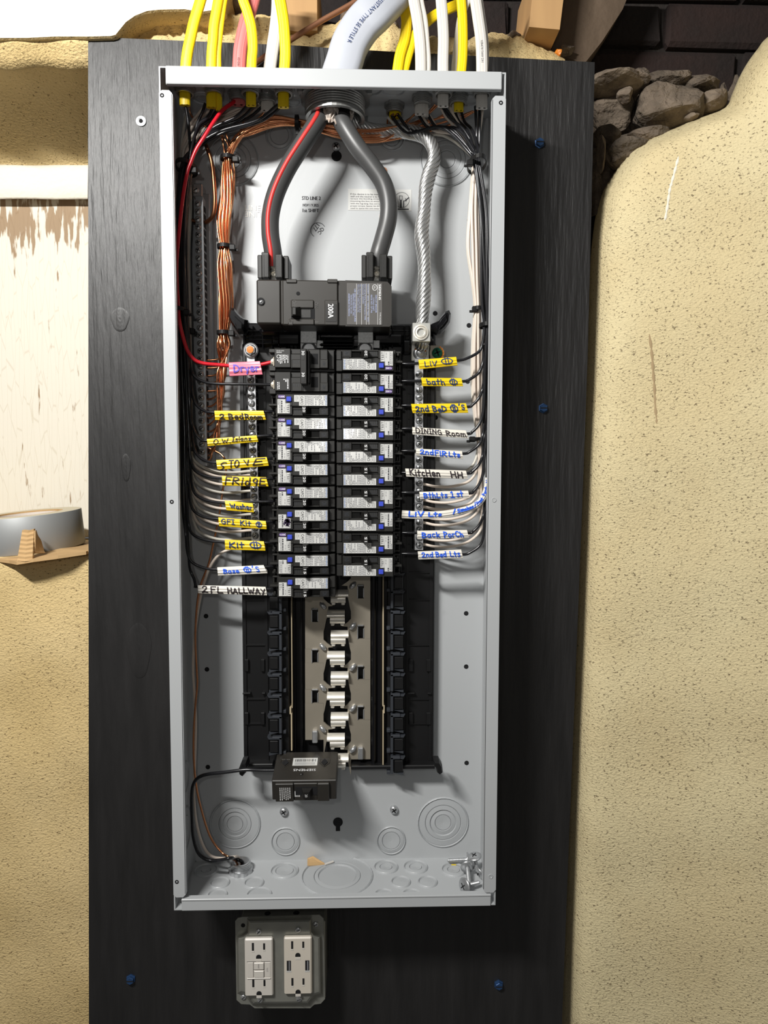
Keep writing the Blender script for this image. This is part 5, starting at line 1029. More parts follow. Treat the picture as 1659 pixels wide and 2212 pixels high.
thick('hot_conductor', [hc + Vector((.010, -.004, -.008)), U(737, 256, -.058), U(748, 280, -.062), U(772, 318, -.064), U(803, 358, -.064), U(828, 396, -.064), U(839, 436, -.064), U(838, 475, -.064), U(828, 515, -.065), U(818, 550, -.066), U(816, 575, -.063)], .0098, False, 'plain black conductor')
S = spline([hc + Vector((.014, .004, -.015)), U(752, 256, -.034), U(785, 277, -.026), U(830, 283, -.024), U(880, 284, -.026), U(918, 296, -.030), U(936, 322, -.034), U(937, 348, -.036), U(926, 380, -.036), U(919, 415, -.038), U(916, 460, -.040), U(911, 505, -.042), U(916, 560, -.043), U(917, 610, -.044), U(914, 660, -.044), U(911, 700, -.044), U(911, 738, -.044), U(910, 748, -.040)], 9)
D_ = 0; nst = 10
fr = []
nrm = None
for i, p in enumerate(S):
    t = (S[min(i + 1, len(S) - 1)] - S[max(i - 1, 0)]).normalized(); nrm = t.orthogonal().normalized() if nrm is None else (nrm - t * nrm.dot(t)).normalized()
    if i: D_ += (S[i] - S[i - 1]).length
    fr.append((p, nrm.copy(), t.cross(nrm), D_))
m2 = MB(); m2.tube(S, .0046, 8); core = m2.build('neutral_conductor', M['alu'], se, 'bare twisted aluminium strands')
for k in range(nst):
    T_ = [p + (a * math.cos(2 * math.pi * (k / nst) + d / .060 * 6.283) + b * math.sin(2 * math.pi * (k / nst) + d / .060 * 6.283)) * (.0062 + .0006 * math.sin(d * 90)) for p, a, b, d in fr]
    m2 = MB(); m2.tube(T_, .0018, 7); m2.build('strand', M['alu'], core)
# ------------------------------------------------------------------ branch wires
def wire(name, pts, r, m, label, cat='wire', grp=None, n=7, sides=8):
    P = [p if isinstance(p, Vector) else U(*p) for p in pts]
    m2 = MB(); m2.tube(spline(P, n), r, sides); o = m2.build(name, M[m])
    return tag(o, label, cat, grp)
RW = .00165
bcl = [(362, 402), (450, 393), (550, 390), (673, 393), (800, 400), (900, 402), (1000, 404), (1150, 404), (1300, 410)]
LB = lambda y: lerp_tab(bcl, y)
tags_l = [(None, 829, 594, 831), (463, 891, 584, 889), (447, 952, 584, 941), (467, 999, 584, 990), (479.5, 1033, 585, 1034), (486, 1086, 585, 1083.5), (472, 1121, 585, 1127), (486, 1171, 586, 1172), (470, 1230, 586, 1224), (428, 1268, 588, 1272)]
starts = [(399, 215, -.055), (443, 224, -.055), (459, 234, -.055), (505, 214, -.042), (470, 236, -.05), (536, 226, -.055), (548, 230, -.05), (573, 224, -.040), (600, 226, -.055), (612, 226, -.050)]
names_l = ['the second pole of the dryer breaker', 'the yellow 2 Bed Room tag', 'the yellow O.W. Islanz tag', 'the yellow Stove tag', 'the yellow Fridge tag', 'the yellow Washer tag', 'the yellow GFI Kit tag', 'the yellow Kit tag below the GFI one', 'the white Base tag', 'the long white Hallway tag']
offs = [(10, -.058), (13, -.050), (7, -.062), (12, -.042), (3, -.058), (6, -.048), (-1, -.052), (-6, -.060), (-11, -.052), (-4, -.042)]
for i, (xt, yt, xe, ye) in enumerate(tags_l):
    ox, Y = offs[i]; sx, sy, sY = starts[i]; dx = sx - (402 + ox)
    P = [(sx, sy, sY), (sx - .22 * dx, sy + 16 + abs(dx) * .09, sY - .001), (sx - .62 * dx, 268 + i * 2.2, (sY + Y) / 2), (402 + ox + dx * .10, 318 + i, Y), (402 + ox, 362, Y)]
    yx = yt - 75
    for y in (450, 550, 673, 760, 850, 930, 1010, 1090, 1160):
        if y < yx - 35: P.append((LB(y) + ox * .9 + 1.5 * math.sin(y * .02 + i * 2), y, Y))
    b = LB(yx) + ox * .6 + 4; xa = xt or 470
    P += [(b, yx, Y), (b + 3, yt - 40, -.058), (b + 12, yt - 17, -.060), (b + .45 * (xa - b) + 6, yt - 4, -.0595), (xa, yt, -.0588)]
    P += [((xa + xe) / 2, (yt + ye) / 2, -.0588), (xe - 10, ye, -.058), (xe + 6, ye, -.056)]
    wire('black_wire', P, RW, 'wblk', f'black wire running from the left bundle to {names_l[i]}', 'wire', 'black wires on the left', 5)
wire('red_wire', [(515, 208, -.040), (506, 220, -.050), (482, 237, -.060), (462, 263, -.066), (443, 293, -.068), (424, 323, -.068), (412, 352, -.068), (405, 372, -.068), (396, 420, -.068), (388, 490, -.068), (382, 560, -.068), (382, 606, -.068), (384.5, 651, -.068), (387, 690, -.068), (394, 723, -.067), (405, 757, -.066), (420, 777, -.065), (440, 785, -.063), (470, 788, -.060), (497, 790, -.0584), (530, 790, -.0584), (561, 788, -.0584), (592, 781, -.058)], .0021, 'wred', 'red wire from the red dryer cable to the pink Dryer tag', 'wire')
# white wires to the left neutral bar
wl_end = [(1018, 'hidden behind the Stove tag'), (1027, 'just above the Fridge tag'), (1044, 'behind the Fridge tag'), (1061, 'second below the Fridge tag line'), (1080, 'just above the Washer tag'), (1096, 'behind the Washer tag'), (1111.5, 'between the Washer and GFI Kit tags'), (1130, 'behind the GFI Kit tag'), (1146, 'just below the GFI Kit tag'), (1163, 'just above the Kit tag')]
ws = [(408, 225, -.04), (450, 222, -.036), (466, 226, -.036), (530, 218, -.036), (545, 222, -.034), (565, 222, -.030), (572, 224, -.028), (590, 222, -.030), (604, 226, -.034), (616, 226, -.034)]
for i, (y, lb) in enumerate(wl_end):
    ox = -6 + i * 2.0; sx, sy, sY = ws[i]; Y = -.026 - .0022 * (i % 4); dx = sx - (400 + ox)
    P = [(sx, sy, sY), (sx - .3 * dx, sy + 18, sY), (sx - .7 * dx, 268, Y), (398 + ox, 320, Y), (399 + ox * .8, 370, Y), (400 + ox, 450, Y), (401 + ox * .6, 550, Y), (406 + ox * .4, 673, Y), (409 + ox * .3, 800, Y), (410 + ox * .3, 900, Y)]
    y0 = y - 62
    if y0 > 985: P.append((411 + ox * .3, (900 + y0) / 2, Y))
    P += [(412 + ox * .3, y0, Y), (416 + ox * .3, y - 32, -.036), (433, y - 12, -.038), (468, y + 1, -.040), (505, y + 3, -.038), (533, y, -.034), (548, y - 1, -.031)]
    wire('white_wire', P, RW, 'wwht' if i % 3 else 'wwht2', f'white wire landing on the left neutral bar {lb}', 'wire', 'white wires on the left', 5)
# right side
bcr = [(355, 1031), (450, 1043), (550, 1047), (650, 1051), (700, 1053), (800, 1051), (900, 1049), (1000, 1047), (1100, 1047), (1200, 1044)]
RB = lambda y: lerp_tab(bcr, y)
tags_r = [(986, 779, 872, 786), (998, 824, 872, 823), (1008, 879, 872, 876), (1008, 937, 872, 926), (999, 980, 872, 974), (1008, 1023, 872, 1021), (1012, 1066, 872, 1064), (1053, 1040, 872, 1111), (1010, 1152, 872, 1151), (998, 1198, 872, 1196)]
sr = [(846, 250, -.032), (858, 246, -.032), (902, 244, -.036), (922, 244, -.036), (950, 210, -.05), (953, 224, -.05), (981, 236, -.036), (996, 240, -.036), (1027, 230, -.05), (1036, 230, -.05)]
names_r = ['the yellow Liv tag', 'the yellow bath tag', 'the yellow 2nd Bed tag', 'the white Dining Room tag', 'the white 2nd Flr Lts tag', 'the white Kitchen HH tag', 'the white Bth Lts 1st tag', 'the long curved white tag', 'the white Back Porch tag', 'the white 2nd Bed Lts tag']
order = [0, 2, 4, 6, 1, 8, 3, 5, 9, 7]
for i, (xt, yt, xe, ye) in enumerate(tags_r):
    ox = -8 + i * 1.9; Y = -.060 + .006 * (i % 3); sx, sy, sY = sr[order[i]]; dx = sx - (1030 + ox * .8)
    P = [(sx, sy, sY), (sx - .2 * dx, sy + 20 + abs(dx) * .10, sY - .002), (sx - .6 * dx, 285 - abs(dx) * .06, (sY + Y) / 2), (1029 + ox * .8 + dx * .06, 328, Y), (1030 + ox * .7, 356, Y)]
    if i == 7:
        for y in (450, 550, 650, 700, 800, 900, 980): P.append((RB(y) + ox, y, Y))
        P += [(1054, 1030, -.0595), (1052, 1055, -.0595), (1044, 1076, -.0595), (1030, 1091, -.0595), (1000, 1103, -.0595), (960, 1110, -.0595), (910, 1112, -.059), (870, 1111, -.057)]
    else:
        yx = yt - 78
        for y in (450, 550, 650, 700, 800, 900, 1000, 1080):
            if y < yx - 30: P.append((RB(y) + ox + 2 * math.sin(y * .017 + i), y, Y))
        b = RB(yx) + ox * .5 - 3
        P += [(b, yx, Y), (b - 3, yt - 42, -.060), (b - 11, yt - 20, -.060), (xt + .45 * (b - xt) - 4, yt - 5, -.0595), (xt, yt, -.0588), ((xt + xe) / 2, (yt + ye) / 2, -.0588), (xe + 16, ye, -.058), (xe - 4, ye, -.056)]
    wire('black_wire', P, RW, 'wblk', f'black wire running from the right bundle to {names_r[i]}', 'wire', 'black wires on the right', 5)
wr_end = [(1022, 'behind the Kitchen HH tag'), (1048, 'between the Kitchen HH and Bth Lts tags'), (1082, 'just below the Bth Lts tag'), (1097, 'just above the long curved tag'), (1118, 'just below the long curved tag'), (1131, 'in the gap above the Back Porch tag'), (1164, 'just below the Back Porch tag'), (1178, 'at its lowest screw')]
sw = [(838, 254, -.03), (908, 246, -.034), (928, 250, -.034), (948, 226, -.046), (966, 222, -.046), (987, 240, -.034), (1038, 226, -.046), (1044, 228, -.046)]
for i, (y, lb) in enumerate(wr_end):
    ox = -12 + i * 3.2; Y = -.030 - .004 * (i % 3); sx, sy, sY = sw[i]; dx = sx - (1025 + ox * .5)
    bow = -7 if i in (0, 1) else 0
    P = [(sx, sy, sY), (sx - .25 * dx, sy + 22 + abs(dx) * .12, sY), (sx - .65 * dx, 292, (sY + Y) / 2), (1026 + ox * .4, 340, Y), (1027 + ox * .5, 366, Y), (1024 + ox * .8, 450, Y), (1026 + ox * .8 + bow, 535, Y), (1028 + ox * .7, 610, Y), (1031 + ox * .5, 668, Y), (1030 + ox * .8, 740, Y), (1030 + ox * .9, 830, Y), (1032 + ox * .6, 900, Y)]
    yx = y - 70
    if yx > 990: P.append((1036 + ox * .5, (900 + yx) / 2, Y))
    P += [(1038 + ox * .4, yx, Y), (1033 + ox * .4, y - 32, -.036), (1012, y - 8, -.038), (975, y + 3, -.038), (940, y + 3, -.034), (916, y - 2, -.032), (902, y - 1, -.031)]
    wire('white_wire', P, RW, 'wwht' if i else 'wwht2', f'white wire landing on the right neutral bar {lb}', 'wire', 'white wires on the right', 5)
# bare copper bundle
cl = [(340, 493), (420, 491), (480, 484), (535, 485), (600, 485), (650, 488), (719, 483), (760, 482), (860, 482), (960, 482)]
CL = lambda y: lerp_tab(cl, y)
ends = [778, 795, 812, 828, 845, 862, 878, 893, 903, 918, 932, 946, 960, 975, 985, 1001]
cs = [(850, 246), (858, 246), (896, 246), (906, 240), (940, 226), (952, 222), (972, 240), (1002, 240), (1022, 240), (1034, 236), (600, 236), (548, 234), (470, 232), (462, 228), (578, 226), (408, 220)]
OR = ['first', 'second', 'third', 'fourth', 'fifth', 'sixth', 'seventh', 'eighth', 'ninth', 'tenth', 'eleventh', 'twelfth', 'thirteenth', 'fourteenth', 'fifteenth', 'sixteenth']
rnd = random.Random(5)
for i, y in enumerate(ends):
    a0 = 2.399 * i; rad = math.sqrt((i + .5) / 16); ox, oY = 14.5 * rad * math.cos(a0), .0090 * rad * math.sin(a0); Yc = -.030
    sx, sy = cs[i]; P = [(sx, sy, -.036)]
    k = .75 * oY * 1600
    ky = (((i * 7) % 16) / 15 - .5) * 30
    if sx > 700: P += [(sx - .35 * (sx - 850) - 12, 266 + ky * .6, -.024 + oY * .5), (830, 290 + ky, -.028 + oY), (775, 292 + ky * .9, -.032 + oY), (720, 282 + ky * .8, -.034 + oY), (642, 265 + ky * .45, -.034 + oY), (590, 262 + ky * .8, -.034 + oY), (545, 276 + ky * .7 - ox * .3, -.033 + oY), (512 + ox * .6, 303, -.032 + oY)]
    elif sx > 500: P += [(sx - 18, 254, -.033 + oY), (512 + ox * .7, 296, -.032 + oY)]
    else: P += [(sx + 10, 256, -.030), (486 + ox * .5, 300, -.031 + oY)]
    tw = 0
    for yy in (340, 380, 430, 480, 534, 570, 620, 665, 719, 748):
        tie = yy in (340, 534, 719); tw += .22; c_, s_ = math.cos(a0 + tw), math.sin(a0 + tw); f = 10.5 if tie else 16
        P.append((CL(yy) + f * rad * c_, yy, Yc + (.0062 if tie else .0095) * rad * s_))
    ex = CL(y - 40) + 12 - 1.4 * i + 4 * math.sin(i * 2); 
    for yy in (800, 850, 900, 945):
        if yy < y - 45: P.append((CL(yy) + 13 - 1.5 * i + 3 * math.sin(i * 1.7 + yy * .02), yy, Yc + oY * .6))
    P += [(ex - 9, y - 30, Yc), (ex - 14, y - 12, Yc), (ex - 24, y - 2, Yc + .002), (449, y, -.027), (436, y - 1, -.027)]
    wire('copper_wire', P, .00110, 'cu', f'bare copper wire in the twisted bundle, {OR[i]} curl from the top at the ground bar', 'copper wire', 'bare copper ground wires', 5, 6)
wire('copper_conductor', [(470, 236, -.03), (452, 270, -.034), (442, 300, -.036), (448, 322, -.038), (457, 350, -.038), (462, 395, -.038), (464, 435, -.038), (461, 462, -.036), (452, 476, -.031), (440, 481, -.027), (427, 479, -.027), (414, 476, -.027)], .0023, 'cud', 'thick brown copper conductor looping into the upper ground bar', 'copper wire')
wire('copper_pipe', [(530, 150, -.01), (555, 134, -.008), (600, 104, -.004), (650, 72, 0), (700, 42, .004), (770, 2, .01), (840, -50, .016)], .0033, 'cup', 'dull copper conductor slanting up behind the cables above the box', 'copper wire')
# conductors from the lower conduit connector
bc = Uz(520, 1882, -H2 + T)
cn = thing('conduit_connector', 'round steel conduit connector in the floor of the box at lower left', 'connector', bc)
m2 = MB(); n = 27; vs = []
for h in (.0002, .0045):
    for j in range(n): g_ = 2 * math.pi * j / n; rr = .0148 * (1.0 if j % 3 else .91); vs.append(bc + Vector((rr * math.cos(g_), rr * math.sin(g_), h)))
m2.add(vs, [(j, (j + 1) % n, n + (j + 1) % n, n + j) for j in range(n)] + [tuple(range(n, 2 * n))]); m2.build('locknut', M['zinc'], cn)
pr = [(.0118, 0)]
for k in range(4): h = .0046 + k * .0019; pr += [(.0122, h + .0003), (.0122, h + .0010), (.0112, h + .0016)]
pr += [(.0116, .0128), (.0098, .0132), (.0094, .001)]
m2 = MB(); m2.lathe(bc, (0, 0, 1), pr, 24); m2.lathe(bc, (0, 0, 1), [(.0094, .0016), (.0001, .0016)], 24, 1); m2.build('threaded_throat', [M['zinc'], M['hole']], cn)
thr = bc + Vector((.002, 0, .004))
wire('black_wire', [(596, 1664, -.058), (566, 1664, -.058), (530, 1663, -.058), (488, 1668, -.056), (451, 1672, -.052), (430, 1679, -.050), (418, 1694, -.050), (414, 1720, -.050), (415, 1770, -.050), (418, 1810, -.050), (429, 1843, -.050), (451, 1858, -.050), (476, 1858, -.052), (500, 1853, -.052), bc + Vector((-.006, -.002, .0165)), bc + Vector((.0015, -.001, .013)), thr], .0021, 'wblk', 'black wire looping from the loose breaker to the floor connector', 'wire')
wire('white_wire', [(548, 1176, -.031), (532, 1178, -.034), (505, 1184, -.038), (478, 1195, -.038), (458, 1217, -.036), (442, 1255, -.032), (430, 1305, -.026), (421, 1370, -.024), (417, 1440, -.024), (420, 1500, -.024), (423, 1560, -.024), (421, 1640, -.026), (419, 1720, -.028), (425, 1780, -.030), (438, 1825, -.032), (455, 1848, -.036), (480, 1854, -.040), (505, 1851, -.046), bc + Vector((-.003, .003, .016)), thr], RW, 'wwht', 'white wire falling along the left wall to the floor connector', 'wire')
wire('copper_wire', [(438, 968, -.027), (450, 968, -.027), (464, 974, -.028), (478, 982, -.030), (487, 996, -.032), (488, 1020, -.032), (481, 1060, -.032), (473, 1116, -.034), (463, 1164, -.034), (451, 1217, -.034), (433, 1265, -.032), (425, 1313, -.030), (422, 1380, -.028), (425, 1450, -.028), (426, 1480, -.028), (420, 1550, -.028), (418, 1625, -.030), (424, 1698, -.032), (435, 1749, -.034), (449, 1795, -.036), (462, 1821, -.038), (481, 1843, -.042), (496, 1852, -.046), bc + Vector((-.005, -.003, .014)), thr + Vector((-.004, -.002, 0))], .00125, 'cu', 'single bare copper wire wandering down the left side to the floor connector', 'copper wire')
# ------------------------------------------------------------------ zip ties
def zip_tie(cx, cy, rx, Y, ry, head, label, vert=False, tail=8):
    c = U(cx, cy, Y); s_ = px2m(Y, cx, cy); o = thing('zip_tie', label, 'zip tie', c, 'black zip ties'); R_ = rx * s_; w_ = .0021
    m2 = MB(); n = 22; vs = []
    for (k, h) in ((1, -w_), (1, w_), (1.0, w_), (1.0, -w_)):
        e = 0 if h in (-w_, w_) and len(vs) < 2 * n else .0010
        for j in range(n):
            g_ = 2 * math.pi * j / n; a = (R_ + e) * math.cos(g_); b = (ry + e) * math.sin(g_)
            vs.append(c + (Vector((a, b, h)) if not vert else Vector((h, b, a))))
    m2.add(vs, [(r * n + j, r * n + (j + 1) % n, ((r + 1) % 4) * n + (j + 1) % n, ((r + 1) % 4) * n + j) for r in range(4) for j in range(n)], 0); m2.build('band', M['tie'], o)
    hx, hy = head; p = U(cx + hx, cy + hy, Y - ry * .55); m2 = MB(); m2.box(p.x - .0034, p.x + .0034, p.y - .0032, p.y + .0032, p.z - .0032, p.z + .0032, 0, .0008); m2.build('head', M['tie'], o)
    m2 = MB(); d = math.copysign(1, hx) if not vert else 0
    if vert: m2.box(p.x - .0024, p.x + .0016, p.y - .002, p.y - .0008, p.z - .010, p.z - .002, 0, .0004)
    else: m2.box(p.x + d * .002, p.x + d * (.002 + tail * s_), p.y + .0005, p.y + .0017, p.z - .0018 - .002, p.z + .0012 - .002, 0, .0004)
    m2.build('tail', M['tie'], o)
zip_tie(403, 363, 20, -.050, .022, (16, 6), 'black zip tie round the red and black wires at upper left')
zip_tie(391, 673, 15, -.052, .020, (12, 2), 'black zip tie round the left wires beside the middle of the ground bar')
zip_tie(407, 714, 8, -.030, .008, (8, 2), 'small black zip tie on the white wires left of the ground bar')
zip_tie(413, 971, 8, -.030, .009, (8, -2), 'small dark zip tie beside the bottom of the ground bar')
zip_tie(492, 342, 14, -.030, .0088, (17, 3), 'topmost black zip tie on the copper bundle')
zip_tie(485, 533, 14, -.030, .0088, (17, 2), 'middle black zip tie on the copper bundle')
zip_tie(483, 719, 13, -.030, .0086, (17, 1), 'lowest black zip tie on the copper bundle')
zip_tie(642, 266, 14, -.034, .0090, (1, 6), 'black zip tie on the copper wires left of the hub', True)
zip_tie(1030, 355, 18, -.050, .024, (-15, -2), 'black zip tie gathering all wires at upper right')
zip_tie(1031, 668, 9, -.034, .010, (-5, 0), 'black zip tie on the right white wires beside a panel hole')
zip_tie(1050, 703, 13, -.054, .012, (8, -5), 'black zip tie on the right black wires')
zip_tie(1033, 949, 12, -.036, .012, (-13, 0), 'black zip tie right of the white Dining Room tag')
# ------------------------------------------------------------------ loose breaker hanging at the bottom
lo = thing('loose_breaker', 'loose upside-down breaker tipped forward at the foot of the bus bars', 'breaker', U(658, 1702, -.078)); lo.rotation_euler = (math.radians(11), 0, 0)
Lw, Lh, Ld = .0365, .0127, .052
m2 = MB(); 
m2.box(-Lw, Lw, -.004, Ld, -Lh, Lh, 0, .0008); m2.box(-Lw + .004, -.012, -.0075, 0, -Lh, Lh - .002, 0, .0006); m2.box(.015, .0285, -.0075, 0, -Lh, Lh - .002, 0, .0008); m2.box(-.012, .015, -.0055, 0, -Lh, Lh - .003, 0, .0006); m2.box(.0285, Lw, -.002, 0, -Lh, Lh, 0, .0005)
m2.build('body', M['mainb'], lo, None, True)
m2 = MB(); m2.box(-.010, .0148, -.0060, -.0054, -.0050, .0055, 0); m2.build('handle_slot', M['hole'], lo, None, True)
m2 = MB(); m2.add([(-.0005, -.013, -.005), (.006, -.013, -.005), (.006, -.013, .0035), (-.0005, -.013, .0035), (-.003, -.0055, -.0055), (.0095, -.0055, -.0055), (.0095, -.0055, .0045), (-.003, -.0055, .0045)], [(0, 1, 2, 3), (0, 1, 5, 4), (1, 2, 6, 5), (2, 3, 7, 6), (3, 0, 4, 7)]); m2.build('handle', M['handle'], lo, None, True)
m2 = MB(); m2.text('20', (.0028, -.0133, -.0008), (0, 0, -1), (1, 0, 0), .0028, 0)
rnd = random.Random(8)
for k in range(6):
    x = -.0275 + k * .0022; z = .006
    while z > -.0085: L = rnd.uniform(.001, .0028); m2.add([(x, -.0077, z), (x + .0009, -.0077, z), (x + .0009, -.0077, z - L), (x, -.0077, z - L)], [(0, 1, 2, 3)]); z -= L + .0006
for k in range(4): m2.add([(-.0108 + k * .0016, -.0057, .0), (-.0099 + k * .0016, -.0057, .0), (-.0099 + k * .0016, -.0057, -.0075), (-.0108 + k * .0016, -.0057, -.0075)], [(0, 1, 2, 3)])
m2.build('lettering', M['whiteink'], lo, None, True)
m2 = MB(); m2.box(-.016, .0130, .024, .039, Lh, Lh + .0003, 0)
for k in range(22):
    x = -.0135 + k * .00115 + rnd.uniform(0, .0003); m2.box(x, x + rnd.uniform(.0003, .0007), .0315, .0365, Lh + .0003, Lh + .0004, 1)
for yy in (.026, .0285): m2.box(-.0135, .0105, yy, yy + .0009, Lh + .0003, Lh + .0004, 2)
m2.build('barcode_sticker', [M['stick'], M['ink'], M['greyink']], lo, 'white barcode sticker', True)
m2 = MB(); m2.text('SIEMENS', (-.001, .0152, Lh + .0004), (-1, 0, 0), (0, -1, 0), .0042, 0, .026); m2.build('brand_lettering', M['whiteink'], lo, None, True)
for x in (-.0245, .0215):
    m2 = MB(); m2.prism([(x - .004, 0), (x, .0065), (x + .004, 0), (x, -.0065)], 0, .001); m2.v = [Vector((v.x, .030 + v.z, Lh + .0002 + v.y * .6)) for v in m2.v]; m2.build('mounting_hole', M['hole'], lo, None, True)
    m2 = MB(); P = [(x - .0055, .0365), (x + .0055, .0365), (x + .0058, .029), (x, .0215), (x - .0058, .029)]
    for a, b in zip(P, P[1:] + P[:1]): m2.tube([(a[0], a[1], Lh), (b[0], b[1], Lh)], .0007, 6)
    m2.build('raised_rim', M['mainb'], lo, None, True)
m2 = MB(); m2.lathe((-.004, .0075, Lh), (0, 0, 1), [(.0022, -.001), (.0022, .0007), (.0012, .0014), (.0001, .0014)], 12); m2.build('rivet', M['handle'], lo, None, True)
# ------------------------------------------------------------------ bits on the floor of the box
FZ = -H2 + T + .0011
def loose_screw(head, tip, label, R_=.0090, zh=None, cross=True):
    h, t = Vector(head), Vector(tip); ax = (h - t).normalized(); o = thing('loose_screw', label, 'screw', (h + t) / 2, 'loose silver cover screws')
    L = (h - t).length; m2 = MB(); pr = [(.0001, 0), (.0020, .0008), (.0023, .002)]
    k = int((L - .004) / .0015)
    for i in range(k): z = .002 + i * .0015; pr += [(.0026, z + .0003), (.0026, z + .0007), (.0022, z + .0012)]
    pr += [(.0025, L)]; m2.lathe(t, ax, pr, 12); m2.build('threaded_shank', M['zinc'], o)
    m2 = MB(); m2.lathe(h, ax, [(.0026, -.0006), (R_, -.0002), (R_, .0008), (R_ * .85, .0018), (R_ * .4, .0028), (.0001, .0030)], 22, 0, True)
    a = ax.orthogonal().normalized(); b = ax.cross(a)
    for d, e in ((a, b), (b, a)): m2.add([h + ax * .0032 + d * (R_ * .42 * s1) + e * (.0006 * s2) for s1, s2 in ((-1, -1), (1, -1), (1, 1), (-1, 1))], [(0, 1, 2, 3)], 1)
    m2.build('head', [M['zinc'], M['hole']], o)
f1 = lambda x, y, up: Uz(x, y, FZ + up)
loose_screw(f1(1010, 1857, .007), f1(966, 1859, .004), 'loose silver screw lying level near the back, tip to the left', .0085)
loose_screw(f1(1025, 1851, .022), f1(1031, 1880, .004), 'loose silver screw leaning on the right wall behind the others', .0085)
loose_screw(f1(1036, 1885, .009), f1(1046, 1876, .012), 'loose silver screw with its cross slot facing out beside the flange', .0085)
loose_screw(f1(1010, 1873, .012), f1(1014, 1912, .006), 'loose silver screw standing head up in the middle of the pile', .0085)
loose_screw(f1(1004, 1914, .009), f1(1036, 1906, .006), 'frontmost loose silver screw, wide head toward the camera', .0095)
m2 = MB(); q = [Uz(x, y, FZ) for x, y in ((664, 1856), (676, 1856), (701, 1866), (702, 1868), (664, 1871))]; m2.add([(p.x, p.y, FZ + h + .003 * (i == 1)) for h in (0, .0012) for i, p in enumerate(q)], [tuple(range(5)), tuple(range(9, 4, -1))] + [(i, (i + 1) % 5, 5 + (i + 1) % 5, 5 + i) for i in range(5)]); tag(m2.build('cardboard_scrap', M['card']), 'small brown cardboard scrap on the floor of the box', 'scrap')
m2 = MB(); m2.tube([Uz(702, 1867, FZ + .0018), Uz(720, 1861, FZ + .0018)], .0014, 8); tag(m2.build('insulation_scrap', M['wjk']), 'short white piece of wire insulation beside the cardboard scrap', 'scrap')
m2 = MB(); a = Uz(975, 1869, FZ); m2.box(a.x, a.x + .006, a.y - .0008, a.y + .0008, FZ, FZ + .001, 0, .0002); tag(m2.build('jacket_sliver', M['yel']), 'tiny yellow jacket sliver left of the loose screws', 'scrap')
# ------------------------------------------------------------------ outlet box under the panel
YO = -.052
ob = thing('outlet_box', 'galvanised square outlet box under the breaker panel', 'outlet box', U(606, 2170, 0)); m2 = MB(); a, b = U(517, 1972, -.046), U(703, 2160, -.046); m2.box(a.x, b.x, -.046, 0, b.z, U(600, 1962, -.02).z, 0, .002); m2.build('body', M['gal'], ob)
for x in (578, 640): MB().lathe(Vector((U(x, 1975, -.03).x, -.03, U(600, 1962, -.02).z)), (0, 0, 1), [(.004, -.0002), (.0038, .0003), (.0001, .0003)], 14).build('knockout', M['hole'], ob)
cv = [(524, 1981), (690, 1976), (699, 1984), (702, 2158), (693, 2168), (679, 2170), (670, 2178), (550, 2178), (540, 2170), (521, 2169), (511, 2160), (508, 1990), (514, 1983)]
m2 = MB(); q = [U(x, y, YO + .004) for x, y in cv]; m2.prism([(p.x, p.z) for p in q], YO + .004, YO + .0055); 
rim = [(534, 1984), (674, 1982), (676, 2010), (682, 2018), (695, 2022), (697, 2148), (684, 2152), (676, 2160), (668, 2171), (545, 2172), (536, 2160), (528, 2150), (512, 2146), (510, 2024), (524, 2020), (532, 2012)]
def inset(P, k): cx = sum(p[0] for p in P) / len(P); cy = sum(p[1] for p in P) / len(P); return [(cx + (x - cx) * k, cy + (y - cy) * k) for x, y in P]
L0 = [U(x, y, YO + .004) for x, y in rim]; L1 = [U(x, y, YO - .003) for x, y in inset(rim, .95)]; L2 = [U(x, y, YO - .0048) for x, y in inset(rim, .91)]; n = len(rim)
m2.add(L0 + L1 + L2, [(r * n + i, r * n + (i + 1) % n, (r + 1) * n + (i + 1) % n, (r + 1) * n + i) for r in (0, 1) for i in range(n)] + [tuple(range(2 * n, 3 * n))], 0, False)
m2.build('cover_plate', M['gal'], ob, 'raised steel cover plate')
for x, y, Y in ((682, 1996, YO + .004), (526, 2153, YO + .004), (559, 2012, YO - .005), (644, 2008, YO - .005), (562, 2160, YO - .005), (646, 2157, YO - .005)): panhead(U(x, y, Y), .0034, 'zinc', ob, None, random.uniform(0, 1.5), '-')
for x, y in ((525, 1999), (683, 2147)): MB().lathe(U(x, y, YO + .0039), FR, [(.0026, 0), (.0024, .0003), (.0001, .0003)], 12).build('mounting_hole', M['hole'], ob)
